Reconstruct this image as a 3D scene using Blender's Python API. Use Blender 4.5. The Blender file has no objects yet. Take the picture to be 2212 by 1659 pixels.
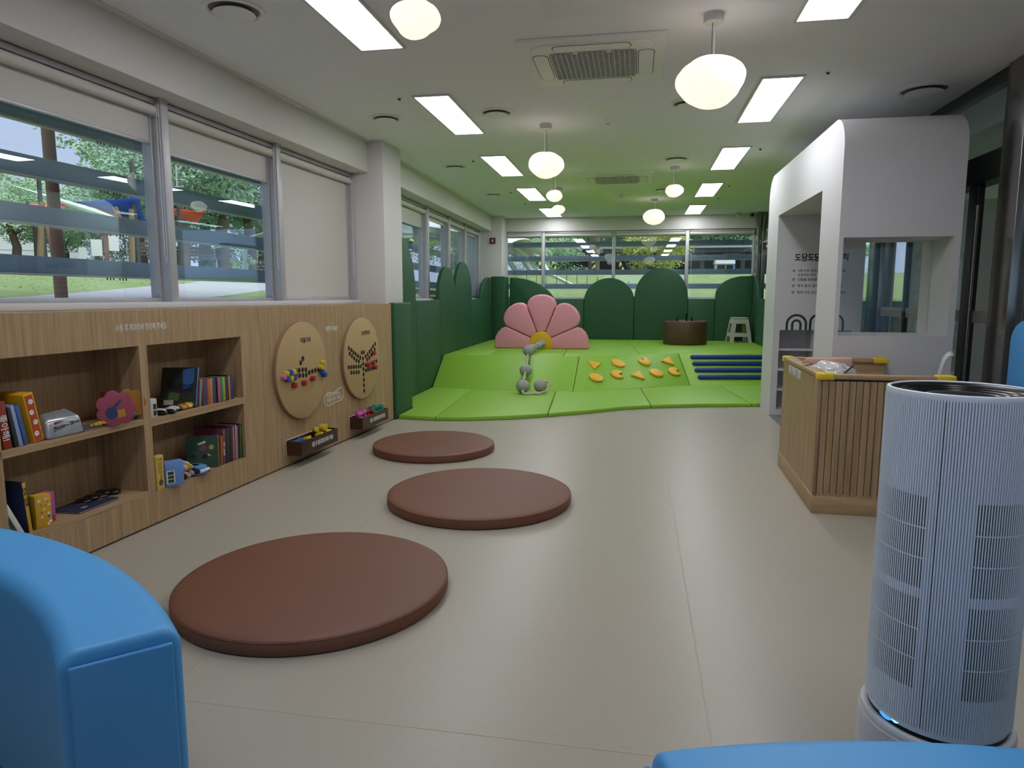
import bpy, bmesh, math, random
from math import sin, cos, pi, radians, atan2, sqrt
from mathutils import Vector, Matrix, Euler
random.seed(7)
SC = bpy.context.scene
COL = SC.collection

# ------------------------------------------------------------------ materials
def lin(h):
    h = h.lstrip('#')
    out = []
    for i in (0, 2, 4):
        c = int(h[i:i+2], 16) / 255
        out.append(c / 12.92 if c <= .04045 else ((c + .055) / 1.055) ** 2.4)
    return tuple(out) + (1,)
MATS = {}
def mat(name, col, rough=.6, metal=0., noise=0., scale=40., bump=0., spec=.5, stretch=None, detail=3., trans=0.):
    """Principled with an optional noise variation of the colour and bump."""
    if name in MATS: return MATS[name]
    m = bpy.data.materials.new(name); m.use_nodes = True
    nt = m.node_tree; b = nt.nodes['Principled BSDF']
    c = lin(col) if isinstance(col, str) else tuple(col) + (1,)
    b.inputs['Base Color'].default_value = c
    b.inputs['Roughness'].default_value = rough
    b.inputs['Metallic'].default_value = metal
    b.inputs['Specular IOR Level'].default_value = spec
    if trans: b.inputs['Transmission Weight'].default_value = trans
    if noise or bump:
        tc = nt.nodes.new('ShaderNodeTexCoord'); mp = nt.nodes.new('ShaderNodeMapping')
        nz = nt.nodes.new('ShaderNodeTexNoise')
        nz.inputs['Scale'].default_value = scale; nz.inputs['Detail'].default_value = detail
        nt.links.new(tc.outputs['Object'], mp.inputs['Vector'])
        if stretch: mp.inputs['Scale'].default_value = stretch
        nt.links.new(mp.outputs['Vector'], nz.inputs['Vector'])
        if noise:
            mx = nt.nodes.new('ShaderNodeMix'); mx.data_type = 'RGBA'
            mx.inputs['A'].default_value = tuple(v * (1 - noise) for v in c[:3]) + (1,)
            mx.inputs['B'].default_value = tuple(min(1, v * (1 + noise)) for v in c[:3]) + (1,)
            nt.links.new(nz.outputs['Fac'], mx.inputs['Factor'])
            nt.links.new(mx.outputs['Result'], b.inputs['Base Color'])
        if bump:
            bp = nt.nodes.new('ShaderNodeBump'); bp.inputs['Strength'].default_value = bump; bp.inputs['Distance'].default_value = .002
            nt.links.new(nz.outputs['Fac'], bp.inputs['Height']); nt.links.new(bp.outputs['Normal'], b.inputs['Normal'])
    MATS[name] = m
    return m
def emit(name, col, s):
    if name in MATS: return MATS[name]
    m = bpy.data.materials.new(name); m.use_nodes = True; nt = m.node_tree
    nt.nodes.remove(nt.nodes['Principled BSDF'])
    e = nt.nodes.new('ShaderNodeEmission'); e.inputs['Color'].default_value = tuple(col) + (1,); e.inputs['Strength'].default_value = s
    nt.links.new(e.outputs[0], nt.nodes['Material Output'].inputs['Surface'])
    MATS[name] = m; return m
def glassmat(name, tint=(.93, .97, .98), ior=1.75):
    """Pane glass: passes light straight through, mirrors by the Fresnel law."""
    if name in MATS: return MATS[name]
    m = bpy.data.materials.new(name); m.use_nodes = True; nt = m.node_tree
    nt.nodes.remove(nt.nodes['Principled BSDF'])
    t = nt.nodes.new('ShaderNodeBsdfTransparent'); t.inputs['Color'].default_value = tuple(tint) + (1,)
    g = nt.nodes.new('ShaderNodeBsdfGlossy'); g.inputs['Roughness'].default_value = 0.0; g.inputs['Color'].default_value = (.75, .95, 1, 1)
    f = nt.nodes.new('ShaderNodeFresnel'); f.inputs['IOR'].default_value = 1.5
    mx = nt.nodes.new('ShaderNodeMixShader')
    ge = nt.nodes.new('ShaderNodeNewGeometry'); io = nt.nodes.new('ShaderNodeMix'); io.inputs['A'].default_value = ior; io.inputs['B'].default_value = 1 / ior
    nt.links.new(ge.outputs['Backfacing'], io.inputs['Factor']); nt.links.new(io.outputs['Result'], f.inputs['IOR'])
    nt.links.new(f.outputs[0], mx.inputs[0]); nt.links.new(t.outputs[0], mx.inputs[1]); nt.links.new(g.outputs[0], mx.inputs[2])
    nt.links.new(mx.outputs[0], nt.nodes['Material Output'].inputs['Surface'])
    MATS[name] = m; return m
def woodmat(name, dark, light, axis=(38, 38, 1.6), rough=.5):
    """Oak laminate: long grain streaks along the local axis with the small mapping scale."""
    if name in MATS: return MATS[name]
    m = bpy.data.materials.new(name); m.use_nodes = True; nt = m.node_tree; b = nt.nodes['Principled BSDF']
    b.inputs['Roughness'].default_value = rough; b.inputs['Specular IOR Level'].default_value = .35
    tc = nt.nodes.new('ShaderNodeTexCoord'); mp = nt.nodes.new('ShaderNodeMapping'); mp.inputs['Scale'].default_value = axis
    nz = nt.nodes.new('ShaderNodeTexNoise'); nz.inputs['Scale'].default_value = 1.0; nz.inputs['Detail'].default_value = 6; nz.inputs['Roughness'].default_value = .65; nz.inputs['Distortion'].default_value = .25
    cr = nt.nodes.new('ShaderNodeValToRGB'); cr.color_ramp.elements[0].position = .3; cr.color_ramp.elements[1].position = .7
    cr.color_ramp.elements[0].color = lin(dark); cr.color_ramp.elements[1].color = lin(light)
    nt.links.new(tc.outputs['Object'], mp.inputs['Vector']); nt.links.new(mp.outputs['Vector'], nz.inputs['Vector'])
    nt.links.new(nz.outputs['Fac'], cr.inputs['Fac']); nt.links.new(cr.outputs['Color'], b.inputs['Base Color'])
    MATS[name] = m; return m

# ------------------------------------------------------------------ mesh builder
class MB:
    def __init__(s): s.v = []; s.f = []
    def add(s, vs, fs):
        n = len(s.v); s.v += [tuple(v) for v in vs]; s.f += [tuple(n + i for i in f) for f in fs]; return s
    def box(s, x0, x1, y0, y1, z0, z1):
        return s.hexa([(x0, y0, z0), (x1, y0, z0), (x1, y1, z0), (x0, y1, z0), (x0, y0, z1), (x1, y0, z1), (x1, y1, z1), (x0, y1, z1)])
    def hexa(s, p):
        return s.add(p, [(3, 2, 1, 0), (4, 5, 6, 7), (0, 1, 5, 4), (1, 2, 6, 5), (2, 3, 7, 6), (3, 0, 4, 7)])
    def prism(s, poly, y0, y1):
        """outline in x,z pushed along y"""
        n = len(poly)
        vs = [(x, y0, z) for x, z in poly] + [(x, y1, z) for x, z in poly]
        return s.add(vs, [tuple(range(n)), tuple(range(2 * n - 1, n - 1, -1))] + [(i, i + n, (i + 1) % n + n, (i + 1) % n) for i in range(n)])
    def slab(s, poly, z0, z1):
        """outline in x,y pushed along z"""
        n = len(poly)
        vs = [(x, y, z0) for x, y in poly] + [(x, y, z1) for x, y in poly]
        return s.add(vs, [tuple(range(n - 1, -1, -1)), tuple(range(n, 2 * n))] + [(i, (i + 1) % n, (i + 1) % n + n, i + n) for i in range(n)])
    def lathe(s, prof, n=32, c=(0, 0), caps=False):
        """profile (r, z) turned about z"""
        k = len(prof); vs = []; fs = []
        for i in range(n):
            a = 2 * pi * i / n
            vs += [(c[0] + r * cos(a), c[1] + r * sin(a), z) for r, z in prof]
        for i in range(n):
            j = (i + 1) % n
            for q in range(k - 1): fs.append((i * k + q, j * k + q, j * k + q + 1, i * k + q + 1))
        if caps and prof[0][0] > 1e-6: fs.append(tuple(i * k for i in range(n - 1, -1, -1)))
        if caps and prof[-1][0] > 1e-6: fs.append(tuple(i * k + k - 1 for i in range(n)))
        return s.add(vs, fs)
    def cyl(s, a, b, r, n=16, r2=None):
        a, b = Vector(a), Vector(b); d = (b - a).normalized(); u = d.orthogonal().normalized(); w = d.cross(u); r2 = r if r2 is None else r2
        vs = [a + (u * cos(2 * pi * i / n) + w * sin(2 * pi * i / n)) * r for i in range(n)] + [b + (u * cos(2 * pi * i / n) + w * sin(2 * pi * i / n)) * r2 for i in range(n)]
        return s.add(vs, [tuple(range(n - 1, -1, -1)), tuple(range(n, 2 * n))] + [(i, (i + 1) % n, (i + 1) % n + n, i + n) for i in range(n)])
    def tube(s, pts, r, n=8, closed=False):
        pts = [Vector(p) for p in pts]; m = len(pts); vs = []; prev = None
        for i, p in enumerate(pts):
            if closed: d = pts[(i + 1) % m] - pts[i - 1]
            else: d = pts[min(i + 1, m - 1)] - pts[max(i - 1, 0)]
            d.normalize()
            u = d.orthogonal().normalized() if prev is None else (prev - d * prev.dot(d)).normalized()
            prev = u; w = d.cross(u); rr = r[i] if isinstance(r, (list, tuple)) else r
            vs += [p + (u * cos(2 * pi * k / n) + w * sin(2 * pi * k / n)) * rr for k in range(n)]
        fs = []
        for i in range(m if closed else m - 1):
            j = (i + 1) % m
            for k in range(n): fs.append((i * n + k, i * n + (k + 1) % n, j * n + (k + 1) % n, j * n + k))
        if not closed: fs += [tuple(range(n - 1, -1, -1)), tuple(range((m - 1) * n, m * n))]
        return s.add(vs, fs)
    def ball(s, c, r, n=20, m=12, fn=None):
        vs = [(0, 0, -1)]
        for j in range(1, m):
            t = -pi / 2 + pi * j / m
            vs += [(cos(t) * cos(2 * pi * i / n), cos(t) * sin(2 * pi * i / n), sin(t)) for i in range(n)]
        vs.append((0, 0, 1)); fs = []
        for i in range(n):
            fs.append((0, 1 + (i + 1) % n, 1 + i)); fs.append((len(vs) - 1, 1 + (m - 2) * n + i, 1 + (m - 2) * n + (i + 1) % n))
        for j in range(m - 2):
            for i in range(n): fs.append((1 + j * n + i, 1 + j * n + (i + 1) % n, 1 + (j + 1) * n + (i + 1) % n, 1 + (j + 1) * n + i))
        rr = r if isinstance(r, (tuple, list)) else (r, r, r)
        out = []
        for v in vs:
            k = fn(Vector(v)) if fn else 1.
            out.append((c[0] + v[0] * rr[0] * k, c[1] + v[1] * rr[1] * k, c[2] + v[2] * rr[2] * k))
        return s.add(out, fs)
    def build(s, name, m, parent=None, loc=(0, 0, 0), rot=(0, 0, 0), bevel=0, seg=2, smooth=None, fix=True):
        me = bpy.data.meshes.new(name); me.from_pydata(s.v, [], s.f)
        if fix:
            bm = bmesh.new(); bm.from_mesh(me); bmesh.ops.recalc_face_normals(bm, faces=bm.faces); bm.to_mesh(me); bm.free()
        o = bpy.data.objects.new(name, me); COL.objects.link(o)
        o.location = loc; o.rotation_euler = rot
        if m: me.materials.append(m)
        if parent: o.parent = parent
        if bevel:
            b = o.modifiers.new('bevel', 'BEVEL'); b.width = bevel; b.segments = seg; b.limit_method = 'ANGLE'; b.angle_limit = radians(35)
        if smooth is None: smooth = bool(bevel)
        if smooth:
            me.polygons.foreach_set('use_smooth', [True] * len(me.polygons))
            if not bevel: me.set_sharp_from_angle(angle=radians(38))
        return o
def tag(o, label=None, cat=None, group=None, kind=None):
    if label: o['label'] = label
    if cat: o['category'] = cat
    if group: o['group'] = group
    if kind: o['kind'] = kind
    return o
def thing(name, label, cat, loc=(0, 0, 0), rz=0, group=None, rot=None):
    o = bpy.data.objects.new(name, None); COL.objects.link(o); o.empty_display_size = .1
    o.location = loc; o.rotation_euler = rot if rot else (0, 0, rz)
    return tag(o, label, cat, group, 'thing' if label else None)
def struct(o): o['kind'] = 'structure'; return o
def kids(o): return [c for c in bpy.data.objects if c.parent == o]
def copy_tree(o, parent=None):
    c = o.copy(); COL.objects.link(c)
    if parent: c.parent = parent
    for k in kids(o): copy_tree(k, c)
    return c
def text(body, m, parent, x0, x1, zc, y, h=None, name='lettering', ext=.0012, bold=.0, slant=0, lines=1.0, tilt=0):
    """lettering on a face that looks to local -y, spanning x0..x1, centred on zc"""
    cu = bpy.data.curves.new(name, 'FONT'); cu.body = body; cu.extrude = .02; cu.offset = bold; cu.space_line = lines; cu.resolution_u = 2; cu.shear = slant
    o = bpy.data.objects.new('tmp', cu); COL.objects.link(o); bpy.context.view_layer.update()
    me = bpy.data.meshes.new_from_object(o.evaluated_get(bpy.context.evaluated_depsgraph_get()))
    bpy.data.objects.remove(o)
    xs = [v.co.x for v in me.vertices]; ys = [v.co.y for v in me.vertices]
    a, b, c, d = min(xs), max(xs), min(ys), max(ys)
    k = (x1 - x0) / (b - a); kz = k if h is None else h / (d - c)
    ct, st = cos(tilt), sin(tilt)
    for v in me.vertices:
        x = (v.co.x - (a + b) / 2) * k; z = (v.co.y - (c + d) / 2) * kz
        v.co = ((x0 + x1) / 2 + x * ct - z * st, y + (-ext if v.co.z > 0 else 0), zc + z * ct + x * st)
    q = bpy.data.objects.new(name, me); COL.objects.link(q); me.materials.clear(); me.materials.append(m)
    if parent: q.parent = parent
    return q
def arc(cx, cz, r, a0, a1, n=16, rz=None):
    rz = r if rz is None else rz
    return [(cx + r * cos(radians(a0 + (a1 - a0) * i / n)), cz + rz * sin(radians(a0 + (a1 - a0) * i / n))) for i in range(n + 1)]
def rrect(x0, x1, z0, z1, r, n=6):
    return arc(x1 - r, z0 + r, r, -90, 0, n) + arc(x1 - r, z1 - r, r, 0, 90, n) + arc(x0 + r, z1 - r, r, 90, 180, n) + arc(x0 + r, z0 + r, r, 180, 270, n)

# ------------------------------------------------------------------ palette
M_WHITE = mat('white_paint', (.66, .64, .61), .75, noise=.02, scale=8, bump=.05)
M_CEIL = mat('ceiling_paint', (.84, .845, .87), .85, noise=.015, scale=5)
M_FLOOR = mat('vinyl_floor', (.40, .362, .292), .34, noise=.07, scale=55, bump=.05, spec=.35, detail=5)
M_SEAM = mat('vinyl_seam', (.43, .385, .30), .5)
M_FIT = mat('fitting_white', (.84, .83, .80), .5)
M_OAK = woodmat('oak_laminate', '967a58', 'bda07a')
M_OAKH = woodmat('oak_laminate_flat', '967a58', 'bda07a', axis=(1.6, 38, 38))
M_PLY = mat('birch_board', '#b89b6c', .5, noise=.08, scale=9, detail=5)
M_EDGE = mat('ply_edge', '#94795f', .6, noise=.25, scale=6, stretch=(1, 30, 1))
M_ALU = mat('window_aluminium', (.50, .50, .52), .38, metal=.25, noise=.04, scale=20)
M_SILL = mat('white_sill', (.66, .66, .66), .45)
M_BLIND = mat('blind_fabric', (.60, .575, .525), .85, noise=.03, scale=300, bump=.05)
M_LOUV = mat('louver_paint', (.20, .26, .35), .45, noise=.04, scale=10)
M_DARK = mat('dark_metal', (.03, .032, .035), .4, metal=.4, noise=.05, scale=30)
M_BLACK = mat('black_plastic', (.006, .006, .007), .25)
M_STEEL = mat('brushed_steel', (.30, .28, .27), .22, metal=.95, noise=.12, scale=3, stretch=(40, 40, .3))
M_GLASS = glassmat('pane_glass')
M_LIGHT = emit('panel_light', (.93, .94, 1.0), 11.5)
M_PEND = None
M_GRN = mat('green_vinyl', (.017, .088, .036), .52, noise=.06, scale=260, bump=.06)
M_LIME = mat('lime_vinyl', (.25, .49, .04), .5, noise=.05, scale=260, bump=.06)
M_PINK = mat('pink_vinyl', (.86, .335, .43), .5, noise=.04, scale=260, bump=.06)
M_YEL = mat('yellow_vinyl', (.86, .46, .015), .45, noise=.04, scale=260, bump=.05)
M_NAVY = mat('navy_vinyl', (.012, .045, .24), .45, noise=.05, scale=260, bump=.05)
M_BRN = mat('brown_vinyl', (.165, .062, .034), .55, noise=.08, scale=240, bump=.07)
M_BRN2 = mat('dark_brown_vinyl', (.085, .04, .02), .5, noise=.08, scale=240, bump=.07)
M_BLUE = mat('blue_vinyl', (.075, .36, .74), .45, noise=.05, scale=240, bump=.06)
M_BLUED = mat('blue_vinyl_panel', (.06, .29, .62), .45, noise=.05, scale=240, bump=.06)
M_GREYB = mat('grey_fabric', (.36, .36, .34), .9, noise=.08, scale=200, bump=.1)
M_ROPE = mat('rope_fibre', (.55, .51, .42), .9, noise=.15, scale=90, bump=.3)
M_TRAY = mat('tray_brown', (.052, .02, .010), .4, noise=.08, scale=30)
M_KIOSK = mat('kiosk_white', (.63, .62, .63), .55, noise=.03, scale=6, stretch=(1, 12, 1))
M_SHELF = mat('shelf_grey', (.6, .6, .61), .5)
M_PRN = mat('print_white', (.78, .78, .76), .6)
M_PRNB = mat('print_black', (.006, .006, .006), .6)
M_PRNG = mat('print_green', (.005, .035, .022), .6)
M_PURI = mat('purifier_white', (.72, .79, .87), .42)
M_PURG = mat('purifier_base', (.58, .59, .62), .5)
M_GLOSS = mat('gloss_black', (.003, .003, .0035), .22, spec=.25)
M_LEDB = emit('led_blue', (.05, .28, 1.0), 1.2)
M_LEDC = emit('led_cyan', (.2, .75, 1.0), 1.6)
M_PLAST = mat('plastic_white', (.6, .6, .59), .45)
M_STOOL = mat('plastic_cream', (.50, .49, .42), .45, noise=.03, scale=30)
M_GUARD = mat('yellow_guard', (.72, .52, .02), .5, noise=.05, scale=60)
def pmat(h, rough=.55): return mat('paint_' + h, '#' + h, rough, noise=.06, scale=35)

# ------------------------------------------------------------------ frames
FA = Vector((-3.017, 3.19, 0)); FTH = atan2(7.603 - 3.19, -2.809 + 3.017)
FD = Vector((cos(FTH), sin(FTH), 0)); FN = Vector((-sin(FTH), cos(FTH), 0))
def F1(s, y=0, z=0): return FA + FD * s + FN * y + Vector((0, 0, z))
GA = Vector((-3.09, 9.2, 0)); GTH = pi / 2 + .017
GD = Vector((cos(GTH), sin(GTH), 0)); GN = Vector((-sin(GTH), cos(GTH), 0))
def F2(Y, y=0, z=0): return GA + GD * ((Y - 9.2) / cos(.017)) + GN * y + Vector((0, 0, z))
CH = 3.2

# ------------------------------------------------------------------ setting
def setting():
    f = struct(MB().box(-4.1, 6.4, -3.2, 16.0, -.12, 0).build('floor', M_FLOOR))
    s = MB()
    for x in (-1.69, .275): s.box(x - .003, x + .003, -3, 9.6, -.001, .0009)
    for y in (2.057, -1.2): s.box(-3, 2.7, y - .003, y + .003, -.001, .0009)
    s.build('floor_seam', M_SEAM, f)
    c = struct(MB().box(-4.1, 6.4, -3.2, 16.0, CH, CH + .12).build('ceiling', M_CEIL))
    # left wall, first bay (frame F1)
    e1 = bpy.data.objects.new('wall_left', None); COL.objects.link(e1); struct(e1)
    e1.location = FA; e1.rotation_euler = (0, 0, FTH)
    MB().box(-6.2, 4.42, .42, .70, 0, 1.366).build('sill_wall', M_WHITE, e1)
    MB().box(-6.2, -4.55, .42, .70, 1.366, 2.85).build('side_wall', M_WHITE, e1)
    MB().box(-6.2, 4.42, .247, .70, 2.85, CH).build('soffit', M_WHITE, e1, bevel=.004)
    t = struct(MB().box(-6.2, 4.42, .20, .262, CH - .018, CH).build('trim_1', M_SILL, loc=FA, rot=(0, 0, FTH)))
    struct(MB().box(4.42, 4.95, .065, .9, 0, CH).build('column_1', M_WHITE, loc=FA, rot=(0, 0, FTH), bevel=.004))
    struct(MB().box(-4.6, 4.40, .36, .60, 1.366, 1.41).build('sill_1', M_SILL, loc=FA, rot=(0, 0, FTH), bevel=.004))
    # second bay
    e2 = bpy.data.objects.new('wall_left_far', None); COL.objects.link(e2); struct(e2)
    MB().hexa([tuple(F2(a, b, z)) for z in (0, 1.39) for a, b in ((8.15, .09), (15.6, .09), (15.6, .5), (8.15, .5))]).build('sill_wall', M_WHITE, e2)
    MB().hexa([tuple(F2(a, b, z)) for z in (2.875, CH) for a, b in ((8.12, .0), (15.0, .0), (15.0, .6), (8.12, .6))]).build('soffit', M_WHITE, e2)
    struct(MB().hexa([tuple(F2(a, b, z)) for z in (CH - .016, CH) for a, b in ((8.12, -.05), (15.0, -.05), (15.0, .01), (8.12, .01))]).build('trim_2', M_SILL))
    struct(MB().hexa([tuple(F2(a, b, z)) for z in (1.39, 1.42) for a, b in ((8.15, .12), (14.9, .12), (14.9, .42), (8.15, .42))]).build('sill_2', M_SILL))
    struct(MB().box(-3.75, -2.95, 14.98, 15.7, 0, CH).build('column_2', M_WHITE, bevel=.004))
    # back wall
    e3 = bpy.data.objects.new('wall_back', None); COL.objects.link(e3); struct(e3)
    MB().box(-2.95, 2.75, 15.5, 15.75, 0, 1.40).build('sill_wall', M_WHITE, e3)
    MB().box(-2.95, 2.75, 15.5, 15.75, 2.90, CH).build('soffit', M_WHITE, e3)
    struct(MB().box(-2.95, 2.5, 15.49, 15.7, 1.40, 1.425).build('sill_3', M_SILL))
    struct(MB().box(-1.6, 2.6, -3.2, -3.05, 0, .7).box(-4.0, -1.6, -3.2, -3.05, 0, CH).box(2.6, 6.4, -3.2, -3.05, 0, CH).box(-1.6, 2.6, -3.2, -3.05, 2.5, CH).build('wall_front', M_WHITE))
    # windows: bay 1, bay 2, back
    n = 1
    for s0, s1 in ((-4.47, -3.07), (-3.0, -1.62), (-1.55, -.13), (-.06, 1.34), (1.42, 2.815), (2.885, 4.40)):
        w = bpy.data.objects.new('window_%d' % n, None); COL.objects.link(w); struct(w); w.location = FA; w.rotation_euler = (0, 0, FTH)
        fr = MB().box(s1, s1 + .075 if s1 < 4.3 else s1 + .02, .42, .58, 1.41, 2.85)
        if n == 1: fr.box(s0 - .08, s0, .42, .58, 1.41, 2.85)
        fr.box(s0, s1, .50, .58, 1.41, 1.44).box(s0, s1, .50, .58, 2.79, 2.85).box(s0, s0 + .022, .50, .58, 1.44, 2.79).box(s1 - .022, s1, .50, .58, 1.44, 2.79)
        fr.build('window_frame', M_ALU, w, bevel=.003)
        MB().box(s0 + .02, s1 - .02, .545, .551, 1.435, 2.80).build('glass', M_GLASS, w)
        n += 1
    ys = [8.20, 9.36, 10.72, 12.10, 13.40, 14.72]
    for i in range(5):
        w = bpy.data.objects.new('window_%d' % n, None); COL.objects.link(w); struct(w)
        a, b = ys[i] + .08, ys[i + 1]
        def hx(mb, a, b, y0, y1, z0, z1): mb.hexa([tuple(F2(p, q, z)) for z in (z0, z1) for p, q in ((a, y0), (b, y0), (b, y1), (a, y1))])
        fr = MB(); hx(fr, b, b + .08, .20, .36, 1.42, 2.875); hx(fr, a, b, .28, .36, 1.42, 1.45); hx(fr, a, b, .28, .36, 2.82, 2.875); hx(fr, a, a + .02, .28, .36, 1.45, 2.82); hx(fr, b - .02, b, .28, .36, 1.45, 2.82)
        fr.build('window_frame', M_ALU, w, bevel=.003)
        g = MB(); hx(g, a + .02, b - .02, .325, .331, 1.445, 2.83); g.build('glass', M_GLASS, w)
        n += 1
    xs = [(-2.94, -2.153), (-2.08, -.572), (-.496, 1.011), (1.08, 2.42)]
    for i, (a, b) in enumerate(xs):
        w = bpy.data.objects.new('window_%d' % n, None); COL.objects.link(w); struct(w)
        fr = MB().box(b, b + .073 if i < 3 else b + .05, 15.55, 15.68, 1.425, 2.90)
        fr.box(a, b, 15.6, 15.68, 1.425, 1.45).box(a, b, 15.6, 15.68, 2.85, 2.90)
        fr.build('window_frame', M_ALU, w, bevel=.003)
        MB().box(a, b, 15.64, 15.646, 1.44, 2.86).build('glass', M_GLASS, w)
        n += 1
    # right glass partition
    X = 2.77
    p = bpy.data.objects.new('partition_right', None); COL.objects.link(p); struct(p)
    MB().box(X, X + .012, -3, 5.72, .05, CH).box(X, X + .012, 9.05, 15.5, .05, CH).box(X, X + .012, 6.0, 9.05, 2.6, CH).box(X + .02, X + .03, 6.58, 8.63, .03, 2.375).build('glass', M_GLASS, p)
    MB().box(X - .05, X + .16, 5.71, 6.0, 0, CH).build('steel_post', M_STEEL, p, bevel=.004)
    MB().box(X - .02, X + .12, 8.63, 9.05, 0, CH).build('steel_post', M_STEEL, p, bevel=.004)
    MB().box(X - .01, X + .05, 11.6, 11.7, 0, CH).build('steel_post', M_STEEL, p)
    MB().box(2.44, 2.52, 15.2, 15.5, 1.3, CH).build('steel_post', M_STEEL, p, bevel=.004)
    MB().box(2.535, 2.62, 15.2, 15.5, 1.3, CH).build('steel_post', M_STEEL, p, bevel=.004)
    MB().box(X - .03, X + .13, 6.0, 8.63, 2.375, 2.60).build('door_header', M_DARK, p)
    MB().box(X - .02, X + .1, -3, 5.71, CH - .08, CH).box(X - .02, X + .1, 6.0, 15.4, CH - .08, CH).build('top_rail', M_DARK, p)
    MB().box(2.56, X + .05, 13.2, 15.2, 2.56, 2.60).build('transom', M_ALU, p)
    d = bpy.data.objects.new('door_1', None); COL.objects.link(d); struct(d)
    MB().box(X - .01, X + .05, 6.42, 6.58, .0, 2.375).build('door_frame', M_DARK, d, bevel=.01)
    MB().box(X + .0, X + .04, 7.86, 7.92, .0, 2.375).build('door_frame', M_DARK, d)
    MB().cyl((X - .03, 6.36, .4), (X - .03, 6.36, 2.2), .018, 12).build('pull_bar', M_STEEL, d, smooth=True)
    mf = mat('frosted_film', (.30, .29, .27), .7)
    MB().box(X + .016, X + .019, 6.0, 8.62, 1.235, 1.335).build('film_strip', mf, d)
    # corridor behind the partition
    struct(MB().box(6.2, 6.35, -3, 16, 0, CH).build('wall_corridor', M_WHITE))
    struct(MB().box(4.05, 6.2, 11.5, 11.6, 0, 2.9).build('wall_corridor_end', mat('corridor_paint', (.62, .64, .68), .7)))
    struct(MB().box(3.69, 3.88, 11.5, 11.6, 0, 2.9).build('wall_corridor_pier', MATS['corridor_paint']))
    k = thing('ceiling_lamp', 'bright white strip lamp on the dim corridor ceiling beyond the glass partition', 'ceiling lamp', (4.3, 8.6, CH))
    MB().box(-.09, .09, -.62, .62, -.05, 0).build('housing', M_PLAST, k)
    MB().box(-.07, .07, -.6, .6, -.06, -.05).build('diffuser', emit('corridor_lamp', (1, .97, .93), 5), k)
    nb = thing('notice_board', 'white framed notice with dark lines of print on the corridor wall', 'notice', (4.5, 11.5, 1.75))
    MB().box(-.30, .30, -.03, 0, -.35, .35).build('board_face', M_PRN, nb)
    st = MB()
    for i in range(6): st.box(-.22, .2 - .05 * (i % 3), -.032, -.029, .2 - i * .07, .215 - i * .07)
    st.build('print', M_PRNB, nb)
setting()

# ------------------------------------------------------------------ roller blinds
def blind(label, group, w, drop, loc, rz, cord=True, rail=True):
    t = thing('roller_blind', label, 'blind', loc, rz, group)
    if rail: MB().box(0, w, -.06, .0, -.045, -.008).build('headrail', M_ALU, t, bevel=.004)
    MB().cyl((.01, -.04, -.085), (w - .012, -.04, -.085), .036, 20).build('roller', M_BLIND, t, smooth=True)
    MB().box(w - .014, w - .002, -.085, .005, -.13, -.03).build('bracket', M_ALU, t, bevel=.003)
    MB().box(.012, w - .016, -.006, -.003, -drop, -.08).build('sheet', M_BLIND, t)
    MB().box(.012, w - .016, -.015, .004, -drop - .02, -drop).build('bottom_bar', M_ALU, t, bevel=.004)
    if cord:
        MB().tube([(w - .03, -.085, -.09), (w - .03, -.085, -1.1), (w - .018, -.085, -1.16), (w - .006, -.085, -1.1), (w - .006, -.085, -.09)], .0025, 6).build('bead_cord', M_PRN, t, smooth=True)
    return t
GB = 'roller blinds at the windows'
for s0, s1, drop, lab in ((-.06, 1.34, .30, 'roller blind drawn down a third over the window above the left shelves, nearest the camera'),
                          (1.42, 2.815, .34, 'roller blind drawn down a third, between the nearest blind and the closed blind'),
                          (2.885, 4.40, 1.40, 'roller blind pulled fully down to the sill beside the white column')):
    blind(lab, GB, s1 - s0, drop, F1(s0, .52, 2.85), FTH)
ys = [9.44, 10.80, 12.18, 13.48]
for i, (a, b, dr) in enumerate(((9.44, 10.72, .33), (10.80, 12.10, .16), (12.18, 13.40, .15), (13.48, 14.72, .15))):
    blind(['roller blind drawn partly down on the window just behind the white column', 'rolled up blind on the second window past the white column',
           'rolled up blind on the third window past the white column', 'rolled up blind on the narrow window by the far left corner'][i], GB, b - a, dr, F2(a, .30, 2.875), GTH)
for i, (a, b) in enumerate(((-2.94, -2.153), (-2.08, -.572), (-.496, 1.011), (1.08, 2.42))):
    blind(['rolled up blind above the first back window, over the curved green corner pad', 'rolled up blind above the back window behind the pink flower',
           'rolled up blind above the back window behind the tallest green arch', 'rolled up blind above the back window at the right corner'][i], GB, b - a, .115, (a, 15.6, 2.90), 0, cord=False)

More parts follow.
